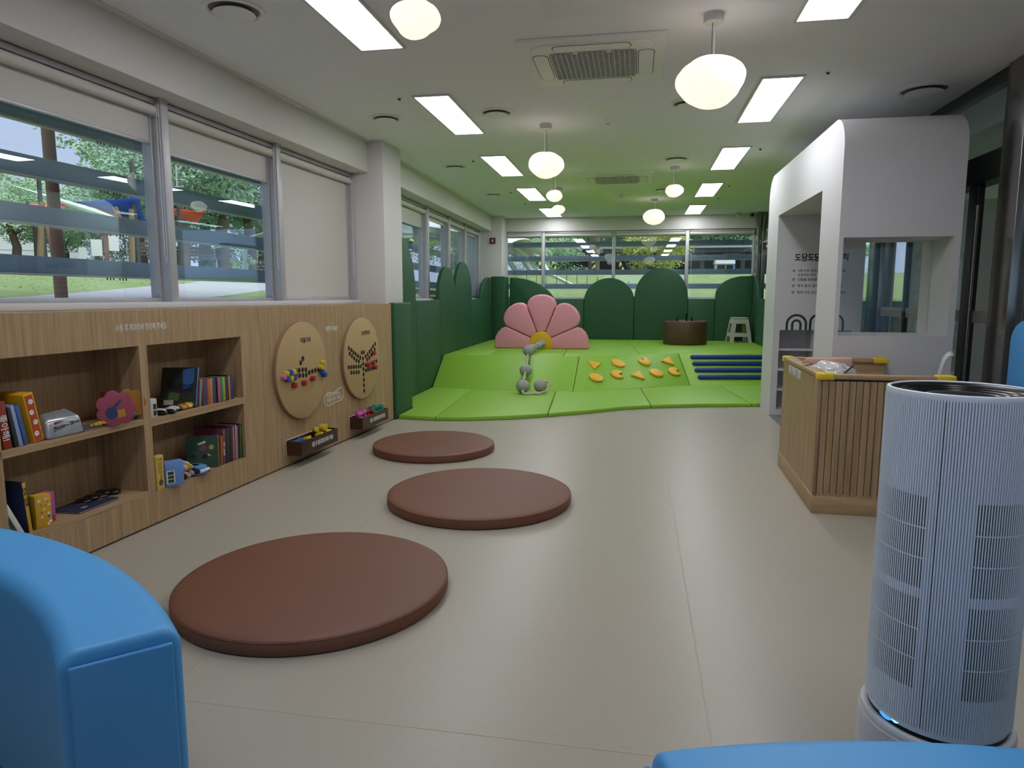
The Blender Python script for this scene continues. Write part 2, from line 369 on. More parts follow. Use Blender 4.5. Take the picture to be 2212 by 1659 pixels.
# ------------------------------------------------------------------ ceiling fittings
def ceiling_fittings():
    W = ['nearest', 'second', 'third', 'fourth', 'farthest', 'overhead behind the nearest one ']
    src = None
    for side, x in (('left', -1.82), ('right', 1.11)):
        for i, y in enumerate((4.15, 6.74, 9.36, 11.96, 14.56, 1.54)):  # last panel of each row is out of view, added to brighten the near end
            lab = ('flat white ceiling light panel, %s of the row along the %s side' if i < 5 else 'unseen ceiling light panel added %sin the %s row') % (W[i], side)
            if src is None:
                t = thing('ceiling_light', lab, 'ceiling light', (x, y, CH), 0, 'flat ceiling light panels')
                MB().box(-.172, .172, -.73, -.705, -.014, 0).box(-.172, .172, .705, .73, -.014, 0).box(-.172, -.152, -.705, .705, -.014, 0).box(.152, .172, -.705, .705, -.014, 0).build('frame', M_SILL, t, bevel=.002)
                MB().box(-.152, .152, -.705, .705, -.010, 0).build('diffuser', M_LIGHT, t)
                src = t
            else:
                t = copy_tree(src); t.location = (x, y, CH); t['label'] = lab
    # cloud pendants
    def lump(v):
        k = 1.0
        for cx, cy, cz, a in ((.9, .2, -.3, .13), (-.7, .6, -.2, .12), (-.3, -.9, -.1, .12), (.4, -.5, .6, .08), (.1, .8, .3, .1), (0, .1, -1, .13), (-.85, -.2, .5, .08)):
            d = Vector((cx, cy, cz)).normalized().dot(v)
            k += a * 1.5 * max(0, (d - .62) / .38) ** 1.0
        return k * .9
    ms = mat('pendant_shade', (.8, .77, .74), .45, bump=.25, noise=.02, scale=60); pb = ms.node_tree.nodes['Principled BSDF']
    pb.inputs['Emission Color'].default_value = (1.0, .82, .69, 1); pb.inputs['Emission Strength'].default_value = .78
    big = None
    P = [((-1.1, 3.40, 2.80), .135, 'cloud-shaped pendant lamp nearest the camera, beside the near left light panel'),
         ((.43, 4.67, 2.80), .24, 'largest cloud-shaped pendant lamp, right of the near ceiling air conditioner'),
         ((-.96, 7.21, 2.80), .208, 'large cloud-shaped pendant lamp left of the far ceiling air conditioner'),
         ((-1.17, 9.75, 2.85), .125, 'small pendant lamp, upper of the two hanging close together on the left'),
         ((-1.29, 11.3, 2.85), .122, 'small pendant lamp, lower of the two hanging close together on the left'),
         ((.464, 9.8, 2.885), .135, 'small pendant lamp right of the far air conditioner'),
         ((.267, 12.91, 2.89), .216, 'cloud-shaped pendant lamp farthest away, in front of the back wall')]
    for (x, y, z), r, lab in P:
        t = thing('pendant_lamp', lab, 'pendant lamp', (x, y, CH), random.uniform(0, 6), 'cloud-shaped pendant lamps')
        MB().lathe([(.0, -.055), (.058, -.055), (.062, -.05), (.062, 0)], 28).build('canopy', M_PLAST, t, smooth=True)
        top = z - CH + r * .56
        MB().cyl((-.012, 0, -.055), (-.012, 0, top - .03), .0022, 6).build('suspension_wire', M_DARK, t)
        MB().cyl((.012, 0, -.055), (.012, 0, top - .03), .0028, 6).build('cord', M_PRN, t)
        MB().ball((0, 0, z - CH), (r * .88, r * .88, r * .64), 40, 24, lump).build('shade', ms, t, smooth=True)
    # round air outlets
    vs = [((-2.48, 4.08), .185, 'round ceiling air outlet by the near left light panel'), ((-2.48, 6.68), .152, 'round ceiling air outlet left of the second left light panel'),
          ((-1.365, 6.67), .165, 'round ceiling air outlet right of the second left light panel'), ((-2.47, 9.25), .152, 'round ceiling air outlet left of the third left light panel'),
          ((-2.47, 11.82), .15, 'small round ceiling air outlet left of the fourth left light panel'), ((.41, 6.67), .15, 'round ceiling air outlet half hidden behind the largest pendant'),
          ((.45, 9.22), .165, 'round ceiling air outlet right of the far air conditioner'), ((.36, 11.75), .13, 'round ceiling air outlet half hidden behind a small right pendant'),
          ((2.36, 6.61), .22, 'round ceiling air outlet above the white kiosk near the glass partition')]
    for (x, y), r, lab in vs:
        t = thing('air_outlet', lab, 'air vent', (x, y, CH), 0, 'round ceiling air outlets')
        MB().lathe([(r * .8, -.004), (r * .86, -.016), (r, -.012), (r, 0), (r * .8, 0)], 40).build('ring', M_FIT, t, smooth=True)
        MB().lathe([(0, -.012), (r * .5, -.014), (r * .62, -.02), (r * .68, -.03), (r * .62, -.034), (0, -.036)], 40).build('cone', M_FIT, t, smooth=True)
        MB().lathe([(0, -.002), (r * .81, -.002), (r * .81, 0)], 32).build('duct', mat('duct_grey', (.22, .21, .2), .8), t)
    t = thing('ceiling_speaker', 'flat round ceiling speaker cover in front of the near smoke detector', 'speaker', (-.36, 6.69, CH))
    MB().lathe([(0, -.006), (.125, -.006), (.132, 0)], 40).build('cover', M_FIT, t, smooth=True)
    t = thing('ceiling_speaker', 'flat round ceiling speaker cover in front of the far smoke detector', 'speaker', (-.316, 11.78, CH))
    MB().lathe([(0, -.006), (.125, -.006), (.132, 0)], 40).build('cover', M_FIT, t, smooth=True)
    for y, w in ((7.12, 'near'), (12.25, 'far')):
        t = thing('smoke_detector', '%s white smoke detector dome in the middle of the ceiling' % w, 'smoke detector', (-.325, y, CH), 0, 'smoke detectors')
        MB().lathe([(0, -.045), (.035, -.043), (.05, -.03), (.055, -.018), (.072, -.014), (.075, 0)], 32).build('housing', M_FIT, t, smooth=True)
        MB().lathe([(0, -.052), (.018, -.05), (.02, -.043)], 20).build('sensor', M_ALU, t, smooth=True)
    for (x, y), lab in (((-2.12, 6.06), 'left of the second left light panel'), ((1.43, 5.97), 'right of the second right light panel'), ((1.40, 8.8), 'right of the third right light panel'), ((-2.13, 8.9), 'left of the third left light panel'),
                        ((1.39, 11.55), 'right of the fourth right light panel'), ((-2.13, 11.62), 'left of the fourth left light panel'), ((-2.12, 13.05), 'between the last two left light panels'), ((1.38, 12.95), 'between the last two right light panels')):
        t = thing('ceiling_sprinkler', 'tiny dark sprinkler head ' + lab, 'sprinkler', (x, y, CH), 0, 'sprinkler heads')
        MB().lathe([(0, -.008), (.028, -.006), (.03, 0)], 20).build('plate', M_FIT, t, smooth=True)
        MB().lathe([(0, -.02), (.013, -.02), (.013, 0)], 12).build('nozzle', M_DARK, t, smooth=True)
    # cassette air conditioners
    gr = mat('intake_dark', (.07, .07, .075), .8)
    for (x, y), lab in (((-.355, 5.39), 'large four-way ceiling air conditioner nearest the camera'), ((-.33, 10.55), 'far four-way ceiling air conditioner between the small pendants')):
        t = thing('ceiling_air_conditioner', lab, 'air conditioner', (x, y, CH), 0, 'ceiling air conditioners')
        a = .515
        MB().slab(rrect(-a, a, -a, a, .02), -.022, 0).build('panel', M_FIT, t, bevel=.006)
        b = .44
        MB().slab(rrect(-b, b, -b, b, .13), -.034, -.02).build('fascia', M_FIT, t, bevel=.006)
        for k in range(4):
            q = MB().slab(rrect(-.27, .27, -.43, -.325, .045), -.037, -.034).build('air_flap', M_FIT, t, rot=(0, 0, k * pi / 2), bevel=.002)
            MB().slab(rrect(-.275, .275, -.435, -.32, .048), -.0350, -.0338).build('slot', M_DARK, t, rot=(0, 0, k * pi / 2))
        MB().slab(rrect(-.31, .31, -.30, .30, .05), -.0352, -.03).build('intake', gr, t)
        g = MB()
        for i in range(17): g.box(-.30 + i * .0375 - .003, -.30 + i * .0375 + .003, -.295, .295, -.040, -.035)
        for i in range(20): g.box(-.305, .305, -.29 + i * .0305 - .005, -.29 + i * .0305 + .005, -.038, -.035)
        g.build('grille', mat('grille_grey', (.62, .61, .62), .5), t)
        mk = MB()
        for i in (-.12, .12): mk.box(i - .018, i + .018, -.31, -.28, -.041, -.036)
        mk.build('latch', M_FIT, t)
    for x, y, w, lab in ((-.36, 4.30, .5, 'square access hatch in the ceiling at the top of the picture'), (-.45, 10.02 - .2, .48, 'square access hatch in the ceiling before the far air conditioner'), (-1.9, 13.3, .5, 'square access hatch in the ceiling by the last left light panels')):
        t = thing('access_hatch', lab, 'access hatch', (x, y, CH))
        MB().box(-w / 2, w / 2, -w / 2, w / 2, -.004, 0).build('frame', M_CEIL, t, bevel=.002)
        q = w / 2 - .03
        MB().box(-q, q, -q, q, -.007, -.003).build('panel', M_CEIL, t, bevel=.003)
    for x, lab in ((2.05, 'small white security camera by the back right ceiling corner'), (2.33, 'small black dome security camera by the back right ceiling corner')):
        t = thing('security_camera', lab, 'security camera', (x, 15.3, CH))
        m = M_PLAST if x < 2.2 else M_BLACK
        MB().lathe([(0, -.02), (.05, -.02), (.055, 0)], 20).build('mount', M_PLAST, t, smooth=True)
        MB().ball((0, 0, -.045), (.042, .042, .045) if m is M_BLACK else (.03, .03, .05), 16, 10).build('dome', m, t, smooth=True)
ceiling_fittings()
t = thing('fire_alarm', 'small dark red fire alarm plate with a pale slot on the far white column', 'fire alarm', (-3.155, 14.98, 2.665))
MB().prism(rrect(-.065, .065, -.065, .065, .012), -.022, 0).build('plate', mat('alarm_red', (.10, .012, .016), .4), t, bevel=.004)
MB().prism(rrect(-.014, .014, -.032, .032, .014), -.027, -.02).build('button', M_PRN, t)
#PART2
# ------------------------------------------------------------------ wooden play wall with shelves
def play_wall():
    t = thing('shelf_wall', 'long oak play wall with book niches and white Korean lettering under the left windows', 'shelf unit', FA, FTH)
    D = .35
    m = MB()
    m.box(-3.2, 4.418, 0, .025, 1.148, 1.366).box(-3.2, 4.418, .0, .025, .012, .215)
    m.box(1.53, 4.418, 0, .025, .215, 1.148).box(.507, .573, 0, .025, .215, 1.148).box(-.50, -.42, 0, .025, .215, 1.148).box(-3.2, -2.2, 0, .025, .215, 1.148)
    m.box(-3.2, 4.418, .025, .42, 1.345, 1.366).box(4.393, 4.418, .025, .42, .012, 1.345)
    m.build('front_panel', M_OAK, t)
    MB().box(-3.2, 4.40, .03, .36, 0, .02).build('toe_kick', M_DARK, t)
    M = MB().box(-3.2, 1.55, D - .02, D, .1, 1.3)
    M.build('back_board', M_OAK, t)
    for x in (1.53, .54, -.46, -2.2):
        MB().box(x if x == 1.53 else x - .033, x + (.02 if x == 1.53 else .033), .024, D, .1, 1.3).build('side_board', M_OAK, t)
    for x0, x1, z0, z1, n in ((-.43, .507, .658, .694, 'shelf'), (.573, 1.53, .636, .683, 'shelf'), (-.43, .507, .19, .236, 'bottom_shelf'), (.573, 1.53, .17, .215, 'bottom_shelf'),
                              (-.43, .507, 1.148, 1.17, 'top_board'), (.573, 1.53, 1.148, 1.17, 'top_board'), (-2.2, -.5, .658, .694, 'shelf'), (-2.2, -.5, .19, .236, 'bottom_shelf'), (-2.2, -.5, 1.148, 1.17, 'top_board')):
        MB().box(x0, x1, 0.0 if n == 'shelf' else .02, D, z0, z1).build(n, M_OAKH, t)
    MB().box(-.43, .507, .0, .022, .21, .236).build('lip', M_OAKH, t)
    text('사용 후 제자리에 정리해 주세요', M_PRN, t, .338, .756, 1.263, -.0005, .045, bold=.004)
    text('맞춰 봐요!', M_PRN, t, 2.85, 3.085, 1.145, -.0005, .05, bold=.008)
    text('방울방울', mat('print_yellow', (.6, .5, .06), .6), t, 2.92, 3.02, 1.192, -.0005, .022)
    o = [(2.80, .43), (2.86, .41), (2.98, .425), (3.10, .43), (3.16, .46), (3.165, .52), (3.13, .552), (3.06, .545), (2.97, .52), (2.86, .535), (2.80, .51), (2.785, .47)]
    ring = []
    for i in range(len(o)):
        for k in range(5):
            p0, p1, p2, p3 = o[i - 1], o[i], o[(i + 1) % 12], o[(i + 2) % 12]; u = k / 5
            ring.append(tuple(.5 * (2 * p1[q] + (p2[q] - p0[q]) * u + (2 * p0[q] - 5 * p1[q] + 4 * p2[q] - p3[q]) * u * u + (3 * p1[q] - p0[q] - 3 * p2[q] + p3[q]) * u ** 3) for q in (0, 1)))
    MB().tube([(x, -.0005, z) for x, z in ring], .0035, 6, True).build('speech_outline', M_PRN, t)
    text('꼬마 잠자리와 비행기를\n좋아하는 핀으로 꾸며봐요!', M_PRN, t, 2.83, 3.12, .485, -.0005, .082, bold=.004)
play_wall()

HOLE = mat('hole_dark', (.018, .012, .008), .9)
def board(label, s, holes, title, tx):
    t = thing('peg_board', label, 'peg board', F1(s, 0, .807), FTH)
    R = .424
    MB().prism(arc(0, 0, R, 0, 360, 72)[:-1], -.037, -.002).build('disc', M_PLY, t, bevel=.004)
    MB().prism(arc(0, 0, R + .0015, 0, 360, 72)[:-1], -.030, -.003).build('edge_band', M_EDGE, t)
    h = MB()
    for hs, hz in holes: h.cyl((hs - s, -.0380, hz - .807), (hs - s, -.030, hz - .807), .0225, 18)
    h.build('peg_holes', HOLE, t)
    text(title, M_PRNB, t, tx[0] - s, tx[1] - s, tx[2] - .807, -.0372, tx[3], bold=.02)
    return t
H1 = [(2.355, .909), (2.318, .876), (2.232, .813), (2.285, .813), (2.343, .812), (2.397, .807), (2.238, .767), (2.291, .766), (2.347, .763), (2.402, .76), (2.454, .776), (2.508, .78), (2.561, .784), (2.617, .784)]
H2 = [(3.242, .934), (3.296, .912), (3.342, .885), (3.391, .864), (3.441, .84), (3.493, .819), (3.256, .879), (3.304, .85), (3.352, .824), (3.402, .799), (3.459, .784), (3.532, .868), (3.582, .868), (3.557, .803), (3.559, .749), (3.56, .692), (3.561, .637), (3.563, .578), (3.566, .52), (3.567, .462), (3.623, .821), (3.674, .839), (3.722, .863), (3.769, .884), (3.813, .913), (3.866, .935), (3.659, .785), (3.711, .8), (3.762, .823), (3.854, .878), (3.226, .744), (3.282, .74), (3.336, .737), (3.391, .734), (3.449, .731), (3.503, .729), (3.277, .685), (3.334, .68), (3.393, .676), (3.449, .672), (3.619, .729), (3.71, .73), (3.841, .745), (3.896, .746), (3.619, .672), (3.672, .675), (3.731, .677), (3.787, .681)]
board('round birch peg board with an airplane of holes and coloured pegs, nearer the bookshelves', 2.36, H1, '어울가자', (2.325, 2.50, 1.069, .05))
board('round birch peg board with a dragonfly of holes, nearer the white column', 3.555, H2, '오라한마리', (3.53, 3.738, 1.069, .048))
PEG = {'y': ('yellow', mat('peg_yellow', (.62, .46, .03), .5)), 'b': ('blue', mat('peg_blue', (.015, .085, .36), .5)), 'r': ('red', mat('peg_red', (.36, .012, .03), .5)),
       'k': ('pink', mat('peg_pink', (.55, .14, .36), .5)), 'g': ('green', mat('peg_green', (.012, .22, .14), .5)), 'm': ('magenta', mat('peg_magenta', (.52, .09, .36), .5))}
pm = {}
for c, (n, m) in PEG.items():
    o = MB().cyl((0, -.034, 0), (0, .034, 0), .0238, 20).build('peg', m, None, bevel=.003)
    pm[c] = o.data; bpy.data.objects.remove(o)
def peg(c, loc, rot, label, group):
    o = bpy.data.objects.new('peg', pm[c]); COL.objects.link(o); o.location = loc; o.rotation_euler = rot
    b = o.modifiers.new('bevel', 'BEVEL'); b.width = .003; b.segments = 2; b.limit_method = 'ANGLE'
    tag(o, label, 'peg', group)
GP = 'pegs stuck in the airplane board'
P1 = [('k', 2.011, .785, 'pink round peg at the far left end of the pegs on the airplane board'), ('y', 2.056, .809, 'yellow round peg above the pink peg on the airplane board'), ('b', 2.112, .815, 'blue round peg between two yellow pegs in the upper left row of the airplane board'),
      ('y', 2.167, .814, 'yellow round peg ending the upper left row of the airplane board'), ('b', 2.066, .76, 'blue round peg just right of the pink peg, lower row of the airplane board'), ('y', 2.121, .765, 'yellow round peg between two blue pegs in the lower left row of the airplane board'),
      ('b', 2.176, .764, 'blue round peg ending the lower left row of the airplane board'), ('r', 2.177, .695, 'lowest of the three red pegs on the airplane board, leftmost'), ('r', 2.339, .698, 'middle one of the three red pegs under the airplane board holes'),
      ('r', 2.485, .72, 'rightmost of the three red pegs under the airplane board holes'), ('y', 2.683, .843, 'upper yellow peg at the right edge of the airplane board'), ('y', 2.64, .806, 'lower yellow peg at the right edge of the airplane board'),
      ('b', 2.657, .761, 'blue peg under the yellow pair at the right edge of the airplane board'), ('b', 2.699, .73, 'outermost blue peg at the right edge of the airplane board')]
for c, s, z, lab in P1: peg(c, F1(s, -.039, z), (0, 0, FTH), lab, GP)
for s, z, lab in ((3.793, .846, 'red peg in the upper right wing of the dragonfly board'), (3.656, .73, 'red peg left in the middle right row of the dragonfly board'), (3.766, .738, 'red peg right in the middle right row of the dragonfly board'), (3.829, .686, 'red peg lowest at the right of the dragonfly board')):
    peg('r', F1(s, -.039, z), (0, 0, FTH), lab, 'pegs stuck in the dragonfly board')
def tray(label, s):
    t = thing('peg_tray', label, 'tray', F1(s, 0, .10), FTH)
    L, Dp, Hh = .65, .145, .123
    MB().box(0, L, -Dp, -.002, 0, .008).build('floor_plate', M_TRAY, t)
    MB().box(0, L, -Dp, -Dp + .010, .008, Hh).build('front_plate', M_TRAY, t)
    MB().box(0, .01, -Dp + .01, -.002, .008, Hh).build('end_plate', M_TRAY, t)
    MB().box(L - .01, L, -Dp + .01, -.002, .008, Hh).build('end_plate', M_TRAY, t)
    MB().box(.0, L, -.012, -.002, .008, Hh + .004).build('back_plate', M_TRAY, t)
    MB().box(-.004, L, -.002, 0, -.004, Hh + .010).build('backing_edge', M_PRN, t)
    text('사용 후 제자리에 정리해 주세요', M_PRN, t, .17, .56, .062, -Dp - .0003, .05, bold=.012)
tray('brown wall tray holding yellow and blue pegs, under the airplane board', 2.095)
tray('brown wall tray heaped with magenta, red and green pegs, under the dragonfly board', 3.285)
R_ = random.Random(3)
def heap(c, s0, s1, n, z0, lab, grp, layers=2):
    for i in range(n):
        s = s0 + (s1 - s0) * (i % ((n + 1) // layers) + .5) / ((n + 1) // layers)
        l = i // ((n + 1) // layers)
        peg(c, F1(s + R_.uniform(-.008, .008), -.075 + (.03 if (i % 2) else -.025) * (1 - .4 * l), z0 + l * .047), (R_.uniform(-.3, .3), R_.uniform(-.5, .5), FTH + R_.uniform(-1.2, 1.2)), lab, grp)
heap('b', 2.12, 2.30, 4, .198, 'blue peg lying at the left end of the nearer wall tray', 'blue pegs in the nearer tray', 1)
heap('y', 2.31, 2.42, 2, .19, 'yellow peg lying low in the middle of the nearer wall tray', 'low yellow pegs in the nearer tray', 1)
heap('y', 2.45, 2.68, 6, .205, 'yellow peg heaped at the right end of the nearer wall tray', 'yellow pegs heaped in the nearer tray')
heap('m', 3.31, 3.50, 8, .205, 'magenta peg heaped at the left end of the farther wall tray', 'magenta pegs in the farther tray')
heap('r', 3.52, 3.66, 5, .195, 'red peg in the middle of the farther wall tray', 'red pegs in the farther tray')
heap('g', 3.68, 3.91, 9, .205, 'green peg heaped at the right end of the farther wall tray', 'green pegs in the farther tray', 2)

# ------------------------------------------------------------------ books and toys in the niches
PAGES = mat('book_pages', (.62, .60, .53), .8, noise=.1, scale=20, stretch=(200, 1, 1))
def book(label, s, z, w, d, h, col, y=.03, lean=0, group=None, spine=None, turn=0, art=None, words=None, kind='book'):
    """upright book, spine to the room; s is the left bottom edge of the spine"""
    t = thing(kind, label, 'book', F1(s, y, z), 0, group, rot=(0, lean, FTH + turn))
    c = pmat(col); b = min(.004, w * .22)
    m = MB().box(0, b, 0, d, 0, h).box(w - b, w, 0, d, 0, h)
    m.build('cover', c, t)
    MB().box(0, w, -.003, 0, 0, h).build('spine', pmat(spine) if spine else c, t, bevel=.001)
    MB().box(b, w - b, .001, d - .005, .004, h - .005).build('pages', PAGES, t)
    if words: text(words[0], words[1], t, w * .5 - words[2] / 2, w * .5 + words[2] / 2, h * words[3], -.0032, None, bold=.01, tilt=-pi / 2)
    if art:   # printed shapes on the cover that faces left (local -x)
        for k, (cc, poly) in enumerate(art):
            a = MB(); n = len(poly)
            a.add([(-.0006, p, q) for p, q in poly] + [(.0006, p, q) for p, q in poly], [tuple(range(n)), tuple(range(2 * n - 1, n - 1, -1))] + [(i, i + n, (i + 1) % n + n, (i + 1) % n) for i in range(n)])
            a.build('cover_print', pmat(cc), t)
    return t
def carton(label, s, z, w, d, h, col, y=.03, lean=0, turn=0, face=None, name='carton'):
    t = thing(name, label, 'box', F1(s, y, z), rot=(0, lean, FTH + turn))
    MB().box(0, w, 0, d, 0, h).build('carton_body', pmat(col), t, bevel=.002)
    return t
UL, LL, UR, LR = .694, .236, .683, .215
def disc(cx, cz, r, n=14, rz=None): return arc(cx, cz, r, 0, 360, n, rz)[:-1]
# upper left niche
book('red book with white spine letters at the left end of the upper left niche', -.385, UL, .045, .17, .24, '8e2d22', lean=-.09, words=('좋아해!', M_PRN, .13, .45))
book('thin black book leaning beside the red lettered book, upper left niche', -.325, UL, .018, .17, .20, '22262a', lean=-.13)
book('pale blue book leaning next to the thin black book, upper left niche', -.300, UL, .020, .17, .215, '8fa6c4', lean=-.16)
book('blue book leaning against the pale blue one, upper left niche', -.272, UL, .022, .17, .213, '3b5f9a', lean=-.18)
book('small thin yellow book behind the tall orange game box, upper left niche', -.240, UL, .012, .12, .155, 'c9b22c', y=.06, lean=-.20)
t = carton('tall orange game box with faces down its side, leaning in the upper left niche', -.215, UL, .058, .18, .26, 'd7a01e', lean=-.17, name='game_box')
MB().box(.008, .050, -.0012, 0, .006, .25).build('side_print', pmat('b5471f'), t)
a = MB()
for k, z in enumerate((.045, .105, .16, .215)): a.prism(disc(.029 + (.004 if k % 2 else -.004), z, .0135), -.002, -.0008)
a.build('face_print', M_PRN, t)
a = MB()
for z in (.045, .105, .16, .215):
    for dx in (-.005, .005): a.prism(disc(.029 + dx, z + .002, .0022, 8), -.0026, -.0018)
a.build('eye_print', M_PRNB, t)
t = thing('snack_bag', 'silver toy bag with black Korean letters lying in the upper left niche', 'bag', F1(-.14, .01, UL), FTH)
MB().hexa([(-.01, 0, 0), (.225, 0, 0), (.235, .13, 0), (.0, .13, 0), (.005, .03, .10), (.215, .012, .10), (.20, .10, .145), (.03, .10, .135)]).build('pouch', mat('foil_silver', (.42, .45, .48), .25, metal=.5, noise=.2, scale=18, bump=.4), t, bevel=.018, seg=3)
MB().hexa([(.03, .10, .10), (.16, .10, .10), (.15, .17, .05), (.02, .17, .05), (.04, .085, .125), (.15, .085, .14), (.15, .15, .12), (.05, .15, .11)]).build('red_top', pmat('5c1a16'), t, bevel=.01)
a = MB().box(.05, .145, .018, .026, .073, .086); a.build('red_label', pmat('8e3526'), t)
text('만능내친구', M_PRNB, t, .035, .13, .052, .010, .03, bold=.012)
text('코야', M_PRNB, t, .135, .20, .056, .010, .045, bold=.02)
def flatbook(label, s, y, z, L, d, h, col, turn=0, art=None):
    t = thing('book', label, 'book', F1(s, y, z), FTH + turn)
    MB().box(0, L, 0, d, 0, .003).box(0, L, 0, d, h - .003, h).build('cover', pmat(col), t)
    MB().box(.003, L - .003, .003, d - .003, .003, h - .003).build('pages', PAGES, t)
    for k, (cc, poly) in enumerate(art or []): MB().slab(poly, h, h + .0008).build('cover_print', pmat(cc), t)
    return t
flatbook('thin grey book lying flat beside the silver bag, upper left niche', .09, .02, UL, .16, .13, .012, '6e625b')
t = thing('toy', 'small knobbly yellow toy lying in front of the flower shaped book', 'toy', F1(.13, .012, UL + .03), FTH + .05)
m = MB()
for x, r in ((.0, .007), (.03, .011), (.055, .014), (.085, .011), (.11, .015), (.14, .016), (.16, .012)): m.ball((x, 0, 0), (r * 1.35, r, r), 14, 8)
m.build('toy_body', pmat('c99a1c'), t, smooth=True)
def petalbook(label, s, y, col, lean, scale=1., col2=None):
    t = thing('board_book', label, 'book', F1(s, y, UL), rot=(0, lean, FTH - .6))
    pts = []
    for i in range(60):
        a = 2 * pi * i / 60; r = .086 + .022 * abs(cos(a * 3.5)) ** .7; pts.append((.10 + r * cos(a) * scale, .105 + r * sin(a) * scale))
    MB().prism(pts, 0, .02).build('cover', pmat(col), t, bevel=.002)
    MB().prism([(.1 + (x - .1) * .985, .105 + (z - .105) * .985) for x, z in pts], .003, .017).build('pages', PAGES, t)
    return t
t = petalbook('pink flower shaped board book with a blue elephant picture, upper left niche', .19, .03, 'a14a5c', .0)
MB().prism(disc(.075, .08, .032, 16, .036), -.0012, .001).build('picture', pmat('31416e'), t)
MB().prism([(.11, .05), (.15, .055), (.145, .10), (.105, .095)], -.0012, .001).build('picture', pmat('b98a2e'), t)
MB().prism([(.09, .10), (.13, .15), (.125, .16), (.08, .115)], -.0014, .001).build('picture', pmat('31416e'), t)
petalbook('orange round board book standing behind the yellow spined books, upper left niche', .375, .10, 'a8722a', .0, .85)
book('yellow spined book with dark letters, second from the right in the upper left niche', .343, UL, .026, .15, .185, '7e2620', y=.015, lean=.12, spine='c7a92e')
book('thin orange book leaning at the right of the yellow spined book', .386, UL, .016, .15, .165, 'c08a24', y=.015, lean=.16)
t = thing('rattle_toy', 'grey rounded toy at the right end of the upper left niche', 'toy', F1(.462, .05, UL + .05), FTH)
MB().ball((0, 0, 0), (.026, .03, .048), 16, 10).build('toy_body', pmat('6f7b86'), t, smooth=True)
# lower left niche
book('white book leaning far over at the left end of the lower left niche', -.34, LL, .026, .16, .19, 'd6d4cc', lean=-.42)
book('green and white thin book leaning under the white one, lower left niche', -.375, LL, .016, .17, .18, '3f7d62', lean=-.46)
book('tall navy book with a yellow spine leaning in the lower left niche', -.290, LL, .018, .19, .27, '1f2c4f', lean=-.07, spine='d2a62f', words=('모두 모여', M_PRNB, .10, .72))
t = carton('yellow carton printed with little flowers, lower left niche', -.245, LL, .082, .06, .178, 'd3a32a', y=.03, turn=-.22)
a = MB()
for x, z, r in ((.02, .15, .009), (.055, .155, .006), (.07, .12, .007), (.045, .10, .005), (.065, .075, .007), (.03, .06, .005), (.07, .03, .008), (.06, .018, .007)): a.prism(disc(x, z, r, 10), -.001, 0)
a.build('flower_print', M_PRN, t)
a = MB()
for x, z, r in ((.03, .125, .004), (.062, .135, .003), (.05, .12, .003), (.064, .058, .006), (.03, .085, .004)): a.prism(disc(x, z, r, 8), -.0012, 0)
a.build('dot_print', pmat('43506e'), t)
t = carton('pink window box of figures behind the yellow flower carton, lower left niche', -.165, LL, .07, .07, .165, 'b4519a', y=.075, turn=-.15)
MB().box(.004, .05, -.001, 0, .05, .155).build('window', pmat('5a5a58'), t)
MB().prism(disc(.03, .05, .014), -.002, 0).build('print', pmat('d48a2c'), t)
text('코코', M_PRNB, t, .012, .058, .024, -.0004, .024, bold=.01)
flatbook('dark blue picture book lying flat on the bottom of the lower left niche', .02, .03, LL, .30, .19, .012, '2a2c4a', turn=.05, art=[('8a4a3c', disc(.17, .12, .05, 16, .02)), ('9a9aa8', disc(.09, .05, .022, 14, .012)), ('8a4a3c', [(.22, .06), (.28, .07), (.27, .10), (.23, .09)])])
def puff(label, s, y, z, cols, n, w, d, hh, name='toy_pack'):
    t = thing(name, label, 'toy', F1(s, y, z), FTH)
    rr = random.Random(label)
    for i in range(n):
        x = (i + .5) / n * w - w / 2; r = w / n * .75
        MB().ball((x, rr.uniform(-d, d) * .3, hh * .5 + (i % 2) * hh * .2), (r, d * .5, hh * .5), 14, 8).build(['lobe', 'lobe', 'print'][i % 3], pmat(cols[i % len(cols)], .3), t, smooth=True)
    return t
puff('flat black toy pack with shiny spots behind the flat blue book', .30, .18, LL + .004, ['14120f', '1c1714', '2e2220'], 5, .26, .10, .03)
# upper right niche
t = carton('small pink card box mostly hidden behind the shelf divider, upper right niche', .60, UR, .05, .05, .225, 'a9798e', y=.14)
t = carton('small white box with dark pictures behind the shelf divider, upper right niche', .60, UR, .062, .05, .118, 'c8c8c6', y=.03)
MB().box(.03, .055, -.001, 0, .05, .085).box(.03, .055, -.001, 0, .01, .042).build('picture', pmat('1e241e'), t)
puff('black and white toy pack lying at the front of the upper right niche', .80, .05, UR, ['17161a', 'd5d2d0', '1a191c', 'c9c6c4'], 7, .20, .09, .032, 'toy_pack')
puff('yellow and orange toy pack lying before the big dark picture book', .965, .05, UR, ['caa532', 'b7552a', 'd9c25a'], 4, .11, .08, .035, 'toy_pack')
book('big dark picture book with a blue spine leaning in the upper right niche', 1.012, UR + .012, .018, .24, .275, '20281c', y=.02, lean=.30, spine='4f80c0', turn=.30,
     art=[('2f5c94', [(.02, .14), (.09, .12), (.10, .26), (.02, .27)]), ('0d0e10', [(.03, .10), (.10, .09), (.20, .13), (.19, .17), (.10, .16), (.05, .15), (.02, .17)]), ('48602a', [(.12, .04), (.19, .05), (.18, .10), (.11, .09)]), ('b3aea2', [(.15, .012), (.215, .012), (.215, .045), (.15, .045)])])
book('thin red book leaning against the big dark picture book', 1.040, UR, .016, .15, .19, '7e1f28', lean=.19)
book('pale green book leaning beside the thin red one, upper right niche', 1.062, UR, .020, .16, .195, '6a9a80', lean=.14)
